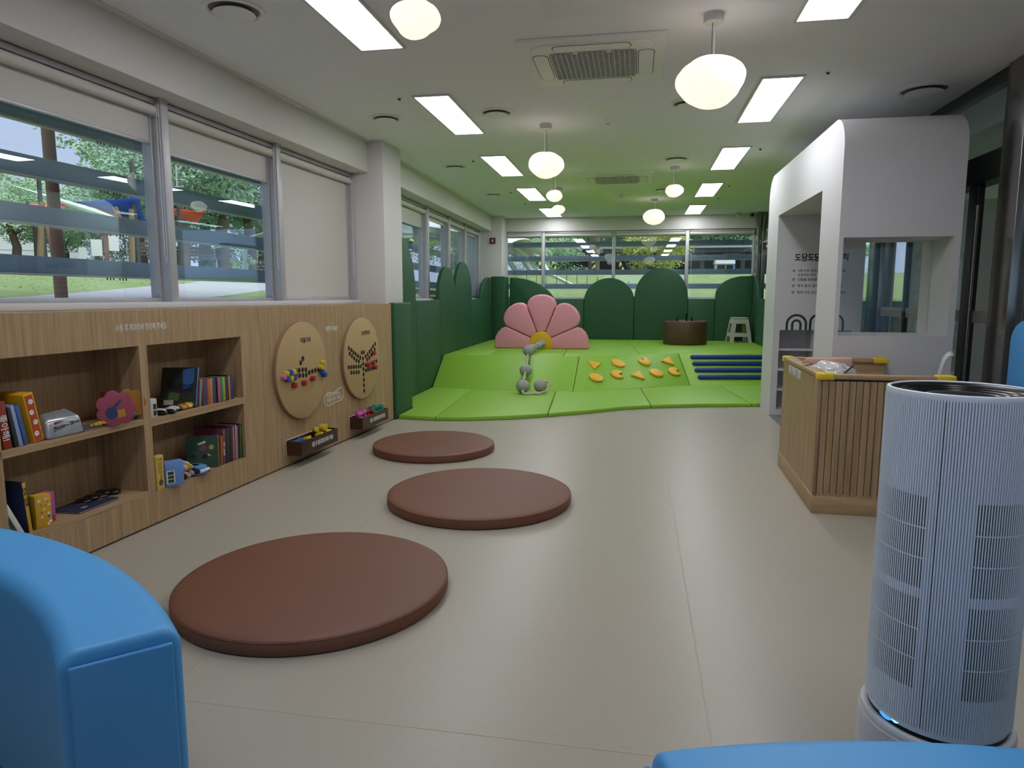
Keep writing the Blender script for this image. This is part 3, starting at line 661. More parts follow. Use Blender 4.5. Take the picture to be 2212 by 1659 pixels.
row = [('purple book in the upper right niche, first of the upright row', .066, '5a3a58', .185), ('coral spined book beside the purple book, upper right niche', .030, 'b0604a', .182), ('ochre book third in the upright row of the upper right niche', .032, 'b98a3c', .186), ('slate blue book fourth in the upright row of the upper right niche', .034, '414a72', .186),
       ('dusky violet book before the black slipcase, upper right niche', .028, '5d4468', .186)]
s = 1.098
for lab, w, c, h in row:
    w *= .86
    book(lab, s, UR, w, .13, h, c, lean=.02, group='upright books on the upper right shelf'); s += w + .0015
t = thing('slipcase', 'black slipcase holding four bright spined books, upper right niche', 'book case', F1(1.252, .02, UR), FTH)
MB().box(0, .126, 0, .13, 0, .003).box(0, .003, 0, .13, .003, .187).box(.123, .126, 0, .13, .003, .187).box(0, .126, .127, .13, .003, .187).build('case', M_BLACK, t)
s = 1.258
for lab, c in (('pink spined book, first in the black slipcase', 'b2607a'), ('green spined book, second in the black slipcase', '3d7a5c'), ('lime spined book, third in the black slipcase', '9aa83a'), ('dark navy spined book, fourth in the black slipcase', '2b3a50')):
    book(lab, s, UR + .003, .027, .12, .178, c, y=.02, group='books in the black slipcase'); s += .0285
s = 1.384
for lab, w, c in (('dark red thin book right of the black slipcase', .010, '5c1e1e'), ('orange thin book right of the black slipcase', .020, 'c58a2e'), ('purple book near the right end of the upper right niche', .018, '473a70'), ('blue violet book at the right end of the upper right niche', .018, '3a3c6e')):
    book(lab, s, UR, w, .13, .18, c, group='upright books on the upper right shelf'); s += w + .001
# lower right niche
t = carton('tall yellow card box with a guitar picture, left end of the lower right niche', .585, LR, .068, .035, .222, 'd0b04c', y=.0)
MB().prism(disc(.036, .045, .018, 14, .02), -.001, 0).prism([(.030, .05), (.038, .05), (.045, .10), (.040, .10)], -.001, 0).build('picture', pmat('55534a'), t)
a = MB()
for i in range(7): a.box(.014, .055 - .004 * (i % 3), -.001, 0, .175 - i * .011, .179 - i * .011)
a.build('print', pmat('6f6540'), t)
text('소리 꼼꼼', mat('print_olive', (.08, .14, .05), .6), t, .01, .058, .198, -.0004, .014)
t = carton('light blue box with three small pictures beside the yellow card box', .662, LR, .115, .055, .165, '6f92cf', y=.0, turn=-.55)
MB().box(.008, .058, -.001, 0, .02, .105).build('label', M_PRN, t)
MB().box(.014, .052, -.0016, -.0004, .077, .10).box(.014, .052, -.0016, -.0004, .052, .073).box(.014, .052, -.0016, -.0004, .025, .048).build('picture', pmat('2c4a3a'), t)
puff('pile of small brown and white toy animals in bags beside the light blue box', .905, .06, LR, ['6a3324', 'b8732c', 'cfcac8', '26304e'], 8, .12, .12, .05, 'toy_pack')
puff('upper pack of toy figures on the pile beside the light blue box', .905, .075, LR + .045, ['26304e', 'd0a64a', 'cfcac8'], 6, .12, .10, .05, 'toy_pack')
t = thing('toy_dish', 'blue and white toy dish in clear wrap at the front of the lower right niche', 'toy', F1(1.02, .06, LR), FTH)
MB().lathe([(0, .0), (.085, .0), (.10, .012), (.098, .016), (.08, .006), (0, .006)], 28).build('dish', pmat('33447e', .25), t, smooth=True)
MB().lathe([(.03, .008), (.085, .012), (.078, .05), (.05, .062), (.03, .062)], 28).build('ring', pmat('5a95c8', .2), t, smooth=True)
MB().box(-.05, .05, -.086, -.07, .016, .04).build('label', M_PRN, t, bevel=.006)
book('dark green book showing its cover of striped animals, lower right niche', 1.215, LR, .022, .21, .235, '2e4a36', y=.01, lean=.10, turn=.62, spine='b8a688',
     art=[('6a4a40', disc(.10, .15, .026)), ('d8d2c6', [(.08, .185), (.13, .17), (.14, .18), (.085, .20)]), ('b59a3c', disc(.045, .15, .017)), ('16181a', disc(.09, .085, .02)), ('16181a', disc(.165, .09, .018)), ('cfc8bc', [(.06, .085), (.075, .10), (.07, .105), (.05, .09)])])
book('orange spined book behind the green animal book', 1.262, LR, .020, .17, .215, 'a8642a', lean=.07)
book('tall maroon book sticking up behind the green animal book', 1.286, LR, .026, .24, .262, '7c3a58', lean=.06, words=('꼬마 그림책', M_PRN, .10, .45))
cols = [('black', '1c1e1c', .022), ('charcoal', '2f3134', .020), ('dark crimson', '6a2030', .008), ('near black', '181a1e', .020), ('dull green', '25302a', .010), ('plum', '5a3450', .018), ('pale rose', 'b8929e', .012), ('wine red', '7a3444', .016), ('sand coloured', 'c09a72', .014), ('grey mauve', '8d8494', .014), ('deep purple', '33203c', .022), ('olive dark', '20281a', .010), ('bright green', '6f9a4a', .008), ('dark teal', '2b5048', .012), ('blackish green', '141a16', .010)]
s = 1.315
for i, (n, c, w) in enumerate(cols):
    book('%s thin book in the packed row of the lower right niche' % n, s, LR, w * .95, .19, .255 + .006 * ((i * 7) % 3), c, lean=.035, group='packed row of thin books'); s += w * .95 + .0008

# ------------------------------------------------------------------ floor cushions
def cushion(label, x, y, r, m=M_BRN, h=.075, seg=96):
    t = thing('floor_cushion', label, 'floor cushion', (x, y, 0), 0, 'round brown floor cushions')
    MB().lathe([(0, 0), (r - .02, 0), (r - .004, .006), (r, .016), (r, h - .022), (r - .007, h - .008), (r - .02, h - .002), (r - .05, h), (r * .6, h + .004), (0, h + .005)], seg).build('pad', m, t, smooth=True)
    MB().tube([(( r - .0035) * cos(2 * pi * i / seg), (r - .0035) * sin(2 * pi * i / seg), h - .013) for i in range(seg)], .0028, 6, True).build('piping', m, t, smooth=True)
cushion('round brown floor cushion nearest the camera, beside the blue curved seat', -1.54, 3.02, .655)
cushion('round brown floor cushion in the middle of the row of three', -1.08, 4.65, .655)
cushion('round brown floor cushion farthest back, before the green play mats', -1.875, 6.16, .575)

# ------------------------------------------------------------------ padded wall panels
GG = 'dark green padded wall panels'
def semi(w, top, spring): return [(0, 0), (w, 0)] + arc(w / 2, spring, w / 2 - .0, 0, 180, 24, top - spring)
def pad(label, poly, loc, rz, d=.075, bev=.018):
    t = tag(MB().prism(poly, 0, d).build('wall_pad', M_GRN, None, loc=loc, rot=(0, 0, rz), bevel=bev, seg=3), label, 'wall pad', GG)
    return t
e = .003
pad('low green wall pad wrapping the foot of the white column beside the oak wall', [(0, 0), (.60, 0), (.60, 1.378), (0, 1.378)], (-2.775, 7.625, 0), pi / 2)
def lp(label, Y0, Y1, poly): pad(label, poly, F2(Y0, 0, 0), GTH)
w = 1.14; lp('tall arched green wall pad just behind the white column', 8.26, 9.40, [(0, 0), (w - e, 0)] + arc(w / 2, 1.40, w / 2 - e, 0, 180, 24, .83))
lp('low green wall pad between the column arch and the twin arches on the left wall', 9.40, 10.67, [(e, 0), (1.264, 0), (1.264, 1.396), (e, 1.396)])
w = 1.07; lp('nearer of the twin green arches standing before the left windows', 10.67, 11.74, [(e, 0), (w - e, 0)] + arc(w / 2, 1.42, w / 2 - e, 0, 180, 24, .525))
w = 1.28; lp('taller, farther of the twin green arches before the left windows', 11.74, 13.02, [(e, 0), (w - e, 0)] + arc(w / 2, 1.46, w / 2 - e, 0, 180, 24, .62))
w = .9; lp('low green wall pad right of the twin arches on the left wall', 13.02, 13.92, [(e, 0), (w, 0), (w, 1.405), (e, 1.405)])
lp('quarter round green wall pad rising into the back left corner', 13.925, 14.84, [(0, 0), (.965, 0), (.965, 1.868)] + arc(.90, 1.40, .895, 90, 180, 14, .468))
pad('narrow tall green pad around the right side of the far left column', [(0, 0), (.50, 0), (.50, 1.885), (0, 1.885)], (-2.872, 14.908, 0), pi / 2)
YB = 15.42
def bp(label, x0, x1, poly, y=YB): pad(label, [(x0 + e + q, z) for q, z in poly] if False else poly, (x0, y, 0), 0)
pad('narrow tall green wall pad on the far left column', [(0, 0), (.305, 0), (.305, 1.89), (0, 1.89)], (-3.182, 14.902, 0), 0)
bp('green wall pad sweeping down in a quarter curve behind the pink flower', -2.90, -1.17, [(.04, 0), (1.73 - e, 0), (1.73 - e, 1.405), (1.10, 1.405)] + arc(.06, 1.18, 1.06, 19, 88, 16, .70) + [(.04, 1.88)])
w = 1.11; bp('medium green arch in front of the back windows, right of the pink flower', -1.17, -.06, [(e, 0), (w - e, 0)] + arc(w / 2, 1.36, w / 2 - e, 0, 180, 28, .50))
w = 1.15; bp('tallest green arch in front of the back windows, behind the brown drum', -.06, 1.09, [(e, 0), (w - e, 0)] + arc(w / 2, 1.44, w / 2 - e, 0, 180, 28, .64))
w = .57; bp('low green wall pad between the tallest arch and the right corner', 1.09, 1.66, [(e, 0), (w - e, 0), (w - e, 1.407), (e, 1.407)])
w = .772; bp('green arched wall pad in the back right corner behind the plastic stool', 1.66, 2.42, [(e, 0), (w - e, 0), (w - e, 1.90)] + arc(.60, 1.49, .597, 90, 180, 14, .40))
pad('quarter round green pad on the right wall by the back corner', [(0, 0), (.70, 0), (.70, 1.41)] + arc(0, 1.40, .62, 4, 90, 12, .49), (2.43, 15.40, 0), -pi / 2)
pad('low green pad on the right wall beside the white kiosk', [(e, 0), (2.2, 0), (2.2, 1.41), (e, 1.41)], (2.43, 14.70, 0), -pi / 2)

# ------------------------------------------------------------------ lime mats, ramps and platform
GM = 'lime green floor mats'
def mat_slab(label, poly, h=.05, name='floor_mat'):
    tag(MB().slab(poly, 0, h).build(name, M_LIME, None, bevel=.01, seg=3), label, 'mat', GM)
FE = [(-2.835, 7.67), (-2.3, 7.62), (-1.9, 7.69), (-1.45, 7.86), (-1.03, 8.11), (-.55, 8.45), (-.18, 8.78), (.21, 9.0), (.8, 9.21), (1.4, 9.35), (1.53, 9.375), (1.615, 9.38)]
def ins(a, b, k=.004):  # small shift so that neighbouring mats leave a hairline gap
    return (a[0] + k, a[1]), (b[0] + k, b[1])
mat_slab('leftmost flat lime mat in front of the ramp, beside the green column pad', [(-2.765, 7.66), (-2.305, 7.62), (-2.465, 10.065), (-3.10, 10.11), (-3.085, 9.2), (-3.07, 8.26), (-2.765, 8.25)])
mat_slab('second flat lime mat from the left in front of the ramp', [(-2.297, 7.62), (-1.9, 7.69), (-1.45, 7.86), (-1.034, 8.107), (-1.166, 10.035), (-2.457, 10.065)])
mat_slab('third flat lime mat in front of the ramp, at the foot of the yellow shapes', [(-1.026, 8.112), (-.55, 8.45), (-.18, 8.78), (.206, 8.998), (.084, 10.62), (-.91, 10.06), (-1.158, 10.035)])
mat_slab('fourth flat lime mat in front of the ramp, below the blue bars', [(.214, 9.0), (.8, 9.21), (1.4, 9.35), (1.526, 9.374), (1.326, 11.22), (.87, 11.15), (.092, 10.625)])
mat_slab('small lime mat at the right end, behind the white kiosk', [(1.534, 9.375), (1.60, 9.385), (1.60, 9.40), (2.42, 9.46), (2.42, 11.38), (1.334, 11.22)])
def ramp(label, b0, b1, t0, t1):
    v = [(b0[0], b0[1], 0), (b1[0], b1[1], 0), (t1[0], t1[1], 0), (t0[0], t0[1], 0), (b0[0], b0[1], .045), (b1[0], b1[1], .045), (t1[0], t1[1], .50), (t0[0], t0[1], .50)]
    tag(MB().hexa(v).build('ramp_mat', M_LIME, None, bevel=.008, seg=2), label, 'mat', 'lime green ramp mats')
ramp('plain lime ramp under the rope of grey balls', (-3.095, 10.125), (-.914, 10.078), (-3.108, 10.83), (-.894, 10.90))
ramp('lime ramp carrying the yellow climbing shapes', (-.906, 10.078), (.866, 11.165), (-.886, 10.905), (.703, 11.91))
ramp('lime ramp carrying the four blue bars', (.874, 11.167), (2.42, 11.40), (.711, 11.91), (2.42, 12.18))
def plat(label, poly): tag(MB().slab(poly, 0, .50).build('platform_mat', M_LIME, None, bevel=.008, seg=2), label, 'mat', 'raised lime platform mats')
plat('raised lime platform mat in the back left corner', [(-3.112, 10.835), (-2.40, 10.857), (-2.60, 14.88), (-3.172, 14.88)])
plat('raised lime platform mat under the pink flower', [(-2.395, 10.857), (-1.15, 10.897), (-1.43, 15.40), (-2.6, 15.40), (-2.595, 14.9)])
plat('raised lime platform mat in the middle of the back, behind the yellow shapes', [(-1.142, 10.897), (-.89, 10.91), (.06, 11.51), (-.19, 15.40), (-1.42, 15.40)])
plat('raised lime platform mat under the brown drum and the stool', [(.067, 11.515), (.707, 11.915), (2.42, 12.185), (2.42, 15.40), (-.183, 15.40)])
# yellow shapes: on the middle ramp
o = Vector((-.91, 10.07, .05)); ux = (Vector((.87, 11.16, .05)) - o).normalized(); nn = ux.cross(Vector((.707, 11.91, .5)) - Vector((.87, 11.16, .05))).normalized(); uy = nn.cross(ux)
RM = Matrix((ux, uy, nn)).transposed().to_4x4()
def shape(label, kind, P, a, name):
    if kind == 'tri': poly = [(-.115, -.09), (.115, -.09), (.0, .115)]
    elif kind == 'oval': poly = arc(0, 0, .115, 0, 360, 36, .095)[:-1]
    else: poly = arc(0, 0, .115, 40, 320, 30, .10) + [(.02, -.012), (.02, .012)]
    n = len(poly)
    ob = MB().add([(x, y, -.004) for x, y in poly] + [(x, y, .03) for x, y in poly], [tuple(range(n - 1, -1, -1)), tuple(range(n, 2 * n))] + [(i, (i + 1) % n, (i + 1) % n + n, i + n) for i in range(n)]).build(name, M_YEL, None, bevel=.009, seg=2)
    ob.matrix_world = Matrix.Translation(Vector(P)) @ RM @ Matrix.Rotation(a, 4, 'Z')
    tag(ob, label, 'climbing shape', 'yellow shapes on the ramp')
for P, k, a, lab in (((-.647, 10.816, .36), 'tri', 2.75, 'yellow triangle at the left of the upper row on the ramp'), ((-.277, 11.074, .376), 'oval', -.5, 'yellow round pad in the upper row on the ramp'), ((.136, 11.354, .391), 'bite', 2.0, 'yellow bitten round pad in the upper row on the ramp'),
                     ((.532, 11.596, .39), 'tri', -.6, 'yellow triangle at the right of the upper row on the ramp'), ((-.598, 10.542, .199), 'oval', -.5, 'yellow round pad at the left of the lower row on the ramp'), ((-.272, 10.795, .227), 'bite', -.3, 'yellow bitten round pad in the middle left of the lower row'),
                     ((.046, 10.966, .215), 'tri', -.6, 'yellow triangle in the middle of the lower row on the ramp'), ((.335, 11.161, .224), 'oval', -.5, 'yellow round pad in the right half of the lower row'), ((.632, 11.354, .23), 'bite', -.25, 'yellow bitten round pad at the right end of the lower row')):
    shape(lab, k, P, a, 'climbing_pad')
for (x0, y0, z0), w in (((.903, 11.815, .427), 'topmost'), ((.926, 11.658, .334), 'second from top'), ((.954, 11.503, .241), 'third from top'), ((.993, 11.342, .144), 'lowest')):
    yb = y0 + .158 * 1.28; x1 = 2.40; y1 = y0 + (x1 - x0) * .158
    pts = []; k = .043
    for i in range(7): pts.append((x0 + k * (1 - cos(i / 6 * pi / 2)) - k, 0, 0))
    L = []; R = []
    for i in range(6):
        a = i / 5 * pi / 2; L.append((x0 + k - k * cos(a), k * sin(a) + .0015))
    path = L + [(x1, k)]
    ob = MB().tube([(px, y0 + (px - x0) * .158, z0 + .014) for px, r in path], [r for px, r in path], 14).build('climbing_bar', M_NAVY, None, smooth=True)
    tag(ob, '%s of the four navy blue padded bars on the right ramp' % w, 'climbing bar', 'blue padded bars on the ramp')
# pink flower
def flower():
    t = thing('flower_cushion', 'big pink half flower cushion with a yellow centre on the raised lime platform', 'cushion', (-1.72, 12.42, .50))
    C0 = (0, .115); d = .26
    for a0, a1 in ((24.5, 67.5), (68, 111.5), (112, 155.5)):
        g = .7
        p = [(C0[0] + .2 * cos(radians(a1 - g)), C0[1] + .2 * sin(radians(a1 - g))), (C0[0] + .2 * cos(radians(a0 + g)), C0[1] + .2 * sin(radians(a0 + g)))]
        am = radians((a0 + a1) / 2); ha = radians((a1 - a0) / 2 - .4); rj = .715; hw = rj * sin(ha); dj = rj * cos(ha); sg = .875 - dj; rz = sg
        for i in range(15):
            u = pi / 2 - pi * (14 - i) / 14 if False else -pi / 2 + pi * i / 14
            lx = dj + sg * cos(u) ** .85 if cos(u) > 1e-6 else dj; ly = hw * sin(u)
            p.append((C0[0] + lx * cos(am) - ly * sin(am), C0[1] + lx * sin(am) + ly * cos(am)))
        MB().prism(p, 0, d).build('petal', M_PINK, t, bevel=.036, seg=4)
    for sg in (1, -1):
        a = radians(24); pj = (.715 * cos(a), .115 + .715 * sin(a))
        p = [(.20, .0), (.83, .0), (.868, .03), (.872, .12), (.85, .22), (.80, .31), (.73, .375), (pj[0] - .005, pj[1] - .006), (.2 * cos(a), .115 + .2 * sin(a) - .004)]
        p = [(sg * x, z) for x, z in (p if sg == 1 else p[::-1])]
        MB().prism(p, 0, d).build('petal', M_PINK, t, bevel=.045, seg=4)
    MB().prism([(-.205, .0), (.205, 0)] + arc(0, .115, .205, 0, 180, 20), -.006, d).build('centre', M_YEL, t, bevel=.015, seg=3)
flower()
# rope with balls
def rope():
    t = thing('climbing_rope', 'pale climbing rope strung with grey fabric balls, hanging down the ramp from the flower', 'rope', (0, 0, 0))
    B = [((-1.68, 12.27, .60), .072), ((-1.68, 11.75, .60), .075), ((-1.70, 11.25, .595), .08), ((-1.675, 10.68, .60), .093), ((-1.66, 10.32, .325), .097), ((-1.605, 9.72, .155), .103), ((-1.37, 9.86, .15), .099)]
    pts = [Vector(b[0]) for b in B[:6]]
    B = B[1:] if False else B
    P = pts + [Vector((-1.585, 9.60, .09)), Vector((-1.565, 9.56, .068)), Vector((-1.48, 9.60, .064)), Vector((-1.42, 9.66, .064)), Vector((-1.34, 9.70, .07)), Vector((-1.24, 9.72, .10)), Vector((-1.20, 9.78, .17)), Vector((-1.24, 9.84, .22)), Vector((-1.33, 9.87, .20))]
    fine = []
    for i in range(len(P) - 1):
        n = max(2, int((P[i + 1] - P[i]).length / .012))
        for k in range(n): fine.append(P[i].lerp(P[i + 1], k / n))
    fine.append(P[-1])
    for ph in (0, 2.09, 4.19):
        m = MB(); q = []
        for i, p in enumerate(fine):
            d = (fine[min(i + 1, len(fine) - 1)] - fine[max(i - 1, 0)]).normalized(); u = d.orthogonal().normalized(); w = d.cross(u); a = ph + i * .75
            q.append(p + (u * cos(a) + w * sin(a)) * .009)
        m.tube(q, .0105, 6).build('rope_strand', M_ROPE, t, smooth=True)
    MB().tube([(-1.42, 9.66, .066), (-1.37, 9.60, .064), (-1.335, 9.57, .064)], .014, 8).build('rope_end', M_ROPE, t, smooth=True)
    def groove(v):
        k = 1.
        for ax in (Vector((1, .1, 0)).normalized(), Vector((-.2, .9, .3)).normalized()):
            k -= .10 * math.exp(-(v.dot(ax) / .10) ** 2)
        return k
    for c, r in B:
        MB().ball(c, (r, r, r * .95), 32, 20, groove).build('ball', M_GREYB, t, smooth=True)
rope()
t = thing('drum_seat', 'brown padded drum with short pegs on the platform before the tallest green arch', 'play drum', (.966, 14.22, .50))
r = .43
MB().lathe([(r * .74, .10), (r - .03, 0), (r - .008, .008), (r, .03), (r, .44), (r - .012, .462), (r - .035, .47), (r * .78, .47), (r * .74, .45)], 56).build('padded_wall', M_BRN2, t, smooth=True)
MB().lathe([(0, .40), (r * .75, .40), (r * .75, .41), (0, .41)], 40).build('inner_top', M_DARK, t)
for x, y, z in ((-.16, .02, .54), (.02, -.03, .62), (.13, .05, .54)): MB().cyl((x, y, .40), (x, y, z), .016, 10).ball((x, y, z), .019, 12, 8).build('peg_post', M_BLACK, t, smooth=True)
# plastic stool
def stool():
    t = thing('step_stool', 'cream plastic step stool on the platform in the back right corner', 'stool', (2.13, 15.1, .50), .1)
    H, a, b = .49, .155, .225
    def at(z): return b + (a - b) * z / H
    MB().prism(rrect(-a, a, -a, a, .03), 0, .03).build('seat', M_STOOL, t, loc=(0, 0, H), rot=(pi / 2, 0, 0), bevel=.006)
    for sx in (-1, 1):
        for sy in (-1, 1):
            m = MB()
            def ring(z, k=.07, th=.012):
                o_ = at(z); return [(sx * o_, sy * o_, z), (sx * (o_ - k), sy * o_, z), (sx * (o_ - k), sy * (o_ - th), z), (sx * (o_ - th), sy * (o_ - th), z), (sx * (o_ - th), sy * (o_ - k), z), (sx * o_, sy * (o_ - k), z)]
            lo, hi = ring(0, .075), ring(H - .005, .075)
            m.add(lo + hi, [tuple(range(6)), tuple(range(11, 5, -1))] + [(i, (i + 1) % 6, (i + 1) % 6 + 6, i + 6) for i in range(6)])
            m.build('leg', M_STOOL, t)
    for z0, z1, n in ((H - .10, H - .003, 'apron'), (.12, .195, 'stretcher')):
        for k in range(4):
            p, q = at(z0) - .002, at(z1) - .002
            MB().hexa([(-p, -p, z0), (p, -p, z0), (p, -p + .012, z0), (-p, -p + .012, z0), (-q, -q, z1), (q, -q, z1), (q, -q + .012, z1), (-q, -q + .012, z1)]).build(n, M_STOOL, t, rot=(0, 0, k * pi / 2))
stool()
#PART3
# ------------------------------------------------------------------ white kiosk with shoe shelves
def xprism(mb, poly, x0, x1):
    n = len(poly)
    return mb.add([(x0, y, z) for y, z in poly] + [(x1, y, z) for y, z in poly], [tuple(range(n)), tuple(range(2 * n - 1, n - 1, -1))] + [(i, i + n, (i + 1) % n + n, (i + 1) % n) for i in range(n)])
def kiosk():
    t = thing('shoe_kiosk', 'tall white rounded kiosk with a square window, shoe shelves and printed rules', 'kiosk', (1.63, 6.14, 0))
    Wd, L, H, zi = .92, 3.22, 2.93, 2.405
    yn, yf = .62, 2.58
    out = [(0, zi)] + [(.27 - .27 * cos(radians(a)), H - .27 + .27 * sin(radians(a))) for a in range(0, 91, 9)] + [(L - .27 + .27 * sin(radians(a)), H - .27 + .27 * cos(radians(a))) for a in range(0, 91, 9)] + [(L, zi)]
    xprism(MB(), out, 0, Wd).build('roof', M_KIOSK, t, smooth=True)
    m = MB().box(0, .036, 0, yn, 0, zi).box(.868, Wd, 0, yn, 0, zi).box(.036, .868, 0, yn, 0, 1.128).box(.036, .868, 0, yn, 1.936, zi)
    m.build('window_wall', M_KIOSK, t)
    MB().box(.036, .868, .40, .408, 1.128, 1.936).build('window_glass', glassmat('kiosk_glass', (.97, .98, .97), 1.5), t)
    m = MB().box(0, .075, yf, L, 0, zi).box(.885, .985, yf, L, 0, zi).box(.075, .885, yf, L, 1.052, zi).box(.075, .885, yf, L, 0, .082).box(.075, .885, yf + .36, L, .082, 1.052)
    m.build('rule_wall', M_KIOSK, t)
    for z in (.323, .569, .813): MB().box(.075, .885, yf + .012, yf + .36, z - .012, z + .012).build('shelf', M_KIOSK, t)
    for x in (.48,): MB().box(x - .01, x + .01, yf + .015, yf + .36, .082, 1.052).build('shelf_divider', M_KIOSK, t)
    MB().box(.075, .885, yf + .34, yf + .362, .082, 1.052).build('shelf_back', M_SHELF, t)
    MB().box(.0, Wd, yn, yf, 0, .012).build('floor_plate', mat('kiosk_floor', (.16, .16, .17), .5), t)
    y = yf - .0004
    text('도담도담 이용수칙', M_PRNB, t, .206, .80, 1.915, y, .092, bold=.03)
    for z in (1.758, 1.655, 1.58, 1.503):
        MB().tube([(.203 + .011 * cos(2 * pi * i / 16), y - .0006, z + .011 * sin(2 * pi * i / 16)) for i in range(16)], .003, 6, True).build('bullet', M_PRNB, t)
    for s_, x1, z in (('5세 이하 영유아만 이용할 수 있어요.', .79, 1.758), ('보호자는 항상 곁에 있어 주세요.', .72, 1.71), ('신발을 보관함에 넣어 주세요.', .69, 1.655), ('뛰지 말고, 밀거나 당기지 마세요.', .76, 1.58), ('장비 이상·사고 발생 시 알려 주세요.', .795, 1.503)):
        text(s_, M_PRNB, t, .25, x1, z, y, .036, bold=.012)
    for x0, x1 in ((.139, .385), (.405, .59), (.61, .798)):
        for k in (0, 1):
            a, b = x0 + .014 + k * .062, x1 - .014 - k * .062
            if b - a < .04: continue
            r = (b - a) / 2; cx = (a + b) / 2; top = 1.232 - k * .062
            pts = [(a, y, 1.053)] + [(cx - r * cos(pi * i / 14), y, top - r + r * sin(pi * i / 14)) for i in range(15)] + [(b, y, 1.053)]
            m = MB(); n = len(pts)
            for i in range(n - 1):
                p, q = Vector(pts[i]), Vector(pts[i + 1]); d = (q - p).normalized(); w = Vector((-d.z, 0, d.x)) * .0135
                m.add([p + w, q + w, q - w, p - w, p + w + Vector((0, -.0008, 0)), q + w + Vector((0, -.0008, 0)), q - w + Vector((0, -.0008, 0)), p - w + Vector((0, -.0008, 0))], [(3, 2, 1, 0), (4, 5, 6, 7), (0, 1, 5, 4), (2, 3, 7, 6)])
            m.build('rainbow_print', M_PRNG, t)
kiosk()

# ------------------------------------------------------------------ information desk
M_SLAT = woodmat('slat_oak', '947858', 'b89b74', axis=(30, 30, 1.5))
M_TOP = woodmat('counter_oak', '9c805c', 'c2a57e', axis=(2, 30, 30))
def desk():
    t = thing('information_desk', 'small oak information desk with slatted front and yellow corner guards', 'desk', (1.195, 4.765, 0), -.035)
    H, Wd, L, k = .945, .80, 1.36, .035
    MB().box(0, k, .03, L - .03, .12, H - .035).build('side_panel', M_OAK, t)
    MB().box(-.006, k + .01, 0, L, 0, .12).build('plinth', M_OAKH, t, bevel=.002)
    MB().box(.0, Wd, -.004, k, 0, .12).build('plinth', M_TOP, t, bevel=.002)
    MB().box(.0, .022, 0, .03, .12, H - .035).build('corner_post', M_EDGE, t, bevel=.006)
    MB().box(.0, .022, L - .03, L, .12, H - .035).build('corner_post', M_EDGE, t, bevel=.006)
    MB().box(.022, Wd - .02, .010, k, .12, H - .035).build('groove_board', M_BLACK, t)
    m = MB(); n = 18; p = (Wd - .046) / n
    for i in range(n): m.box(.024 + i * p, .024 + i * p + p - .0045, .002, .012, .135, H - .045)
    m.build('slat_panel', M_SLAT, t)
    MB().box(.022, Wd, 0, .012, .12, .135).build('slat_rail', M_SLAT, t)
    MB().box(Wd - .022, Wd, 0, k, .12, H - .035).build('end_post', M_EDGE, t, bevel=.004)
    MB().box(-.004, .085, .0, L, H - .032, H).build('counter_edge', M_OAKH, t, bevel=.006)
    MB().box(.085, Wd, -.004, .06, H - .032, H).build('counter_edge', M_TOP, t, bevel=.006)
    MB().box(.085, Wd - .02, L - .06, L, H - .032, H).build('counter_edge', M_TOP, t, bevel=.006)
    MB().box(k, Wd - .02, L - k, L, .0, H - .032).build('back_panel', M_TOP, t)
    MB().box(k, Wd - .05, k, L - k, .72, .75).build('worktop', M_TOP, t)
    for x0, x1, y0, y1 in ((-.012, .095, -.012, .075), (-.012, .075, L - .06, L + .012), (Wd - .10, Wd + .012, -.012, .068), (Wd - .11, Wd, L - .068, L + .012)):
        MB().box(x0, x1, y0, y1, H - .04, H + .008).build('corner_guard', M_GUARD, t, bevel=.012, seg=3)
    # white letters on the room side
    q = thing('tmp', None, None)
    o = text('INFORMATION', M_PRN, None, -.49, .0, .868, -.0010, .075, bold=.008, ext=.003)
    for v in o.data.vertices:
        x, y, z = v.co; v.co = (y, -x + .60, z)
    o.parent = t
    bpy.data.objects.remove(q)
desk()
t = thing('plastic_bag', 'clear plastic bag with a pink paper top lying in the corner of the information desk', 'bag', (1.36, 5.30, .75), -.25)
rr = random.Random(5)
def crump(v): return 1 + .13 * sin(7 * v.x + 3 * v.z) * cos(5 * v.y) + .05 * sin(19 * v.z + 11 * v.y)
m = mat('clear_film', (.66, .64, .62), .12, noise=.15, scale=30, bump=.5)
MB().ball((.03, 0, .12), (.17, .12, .12), 36, 20, crump).build('pouch', m, t, smooth=True)
MB().hexa([(-.16, -.02, .215), (.185, -.02, .205), (.19, .10, .215), (-.14, .11, .225), (-.13, -.01, .25), (.18, -.01, .262), (.18, .09, .265), (-.12, .09, .252)]).build('paper_top', mat('paper_pink', (.50, .30, .22), .7, noise=.1, scale=20), t, bevel=.008)
MB().tube([(.12, -.10, .15), (.15, -.09, .18), (.185, -.05, .21)], .006, 6).build('seam_print', M_PRNB, t)
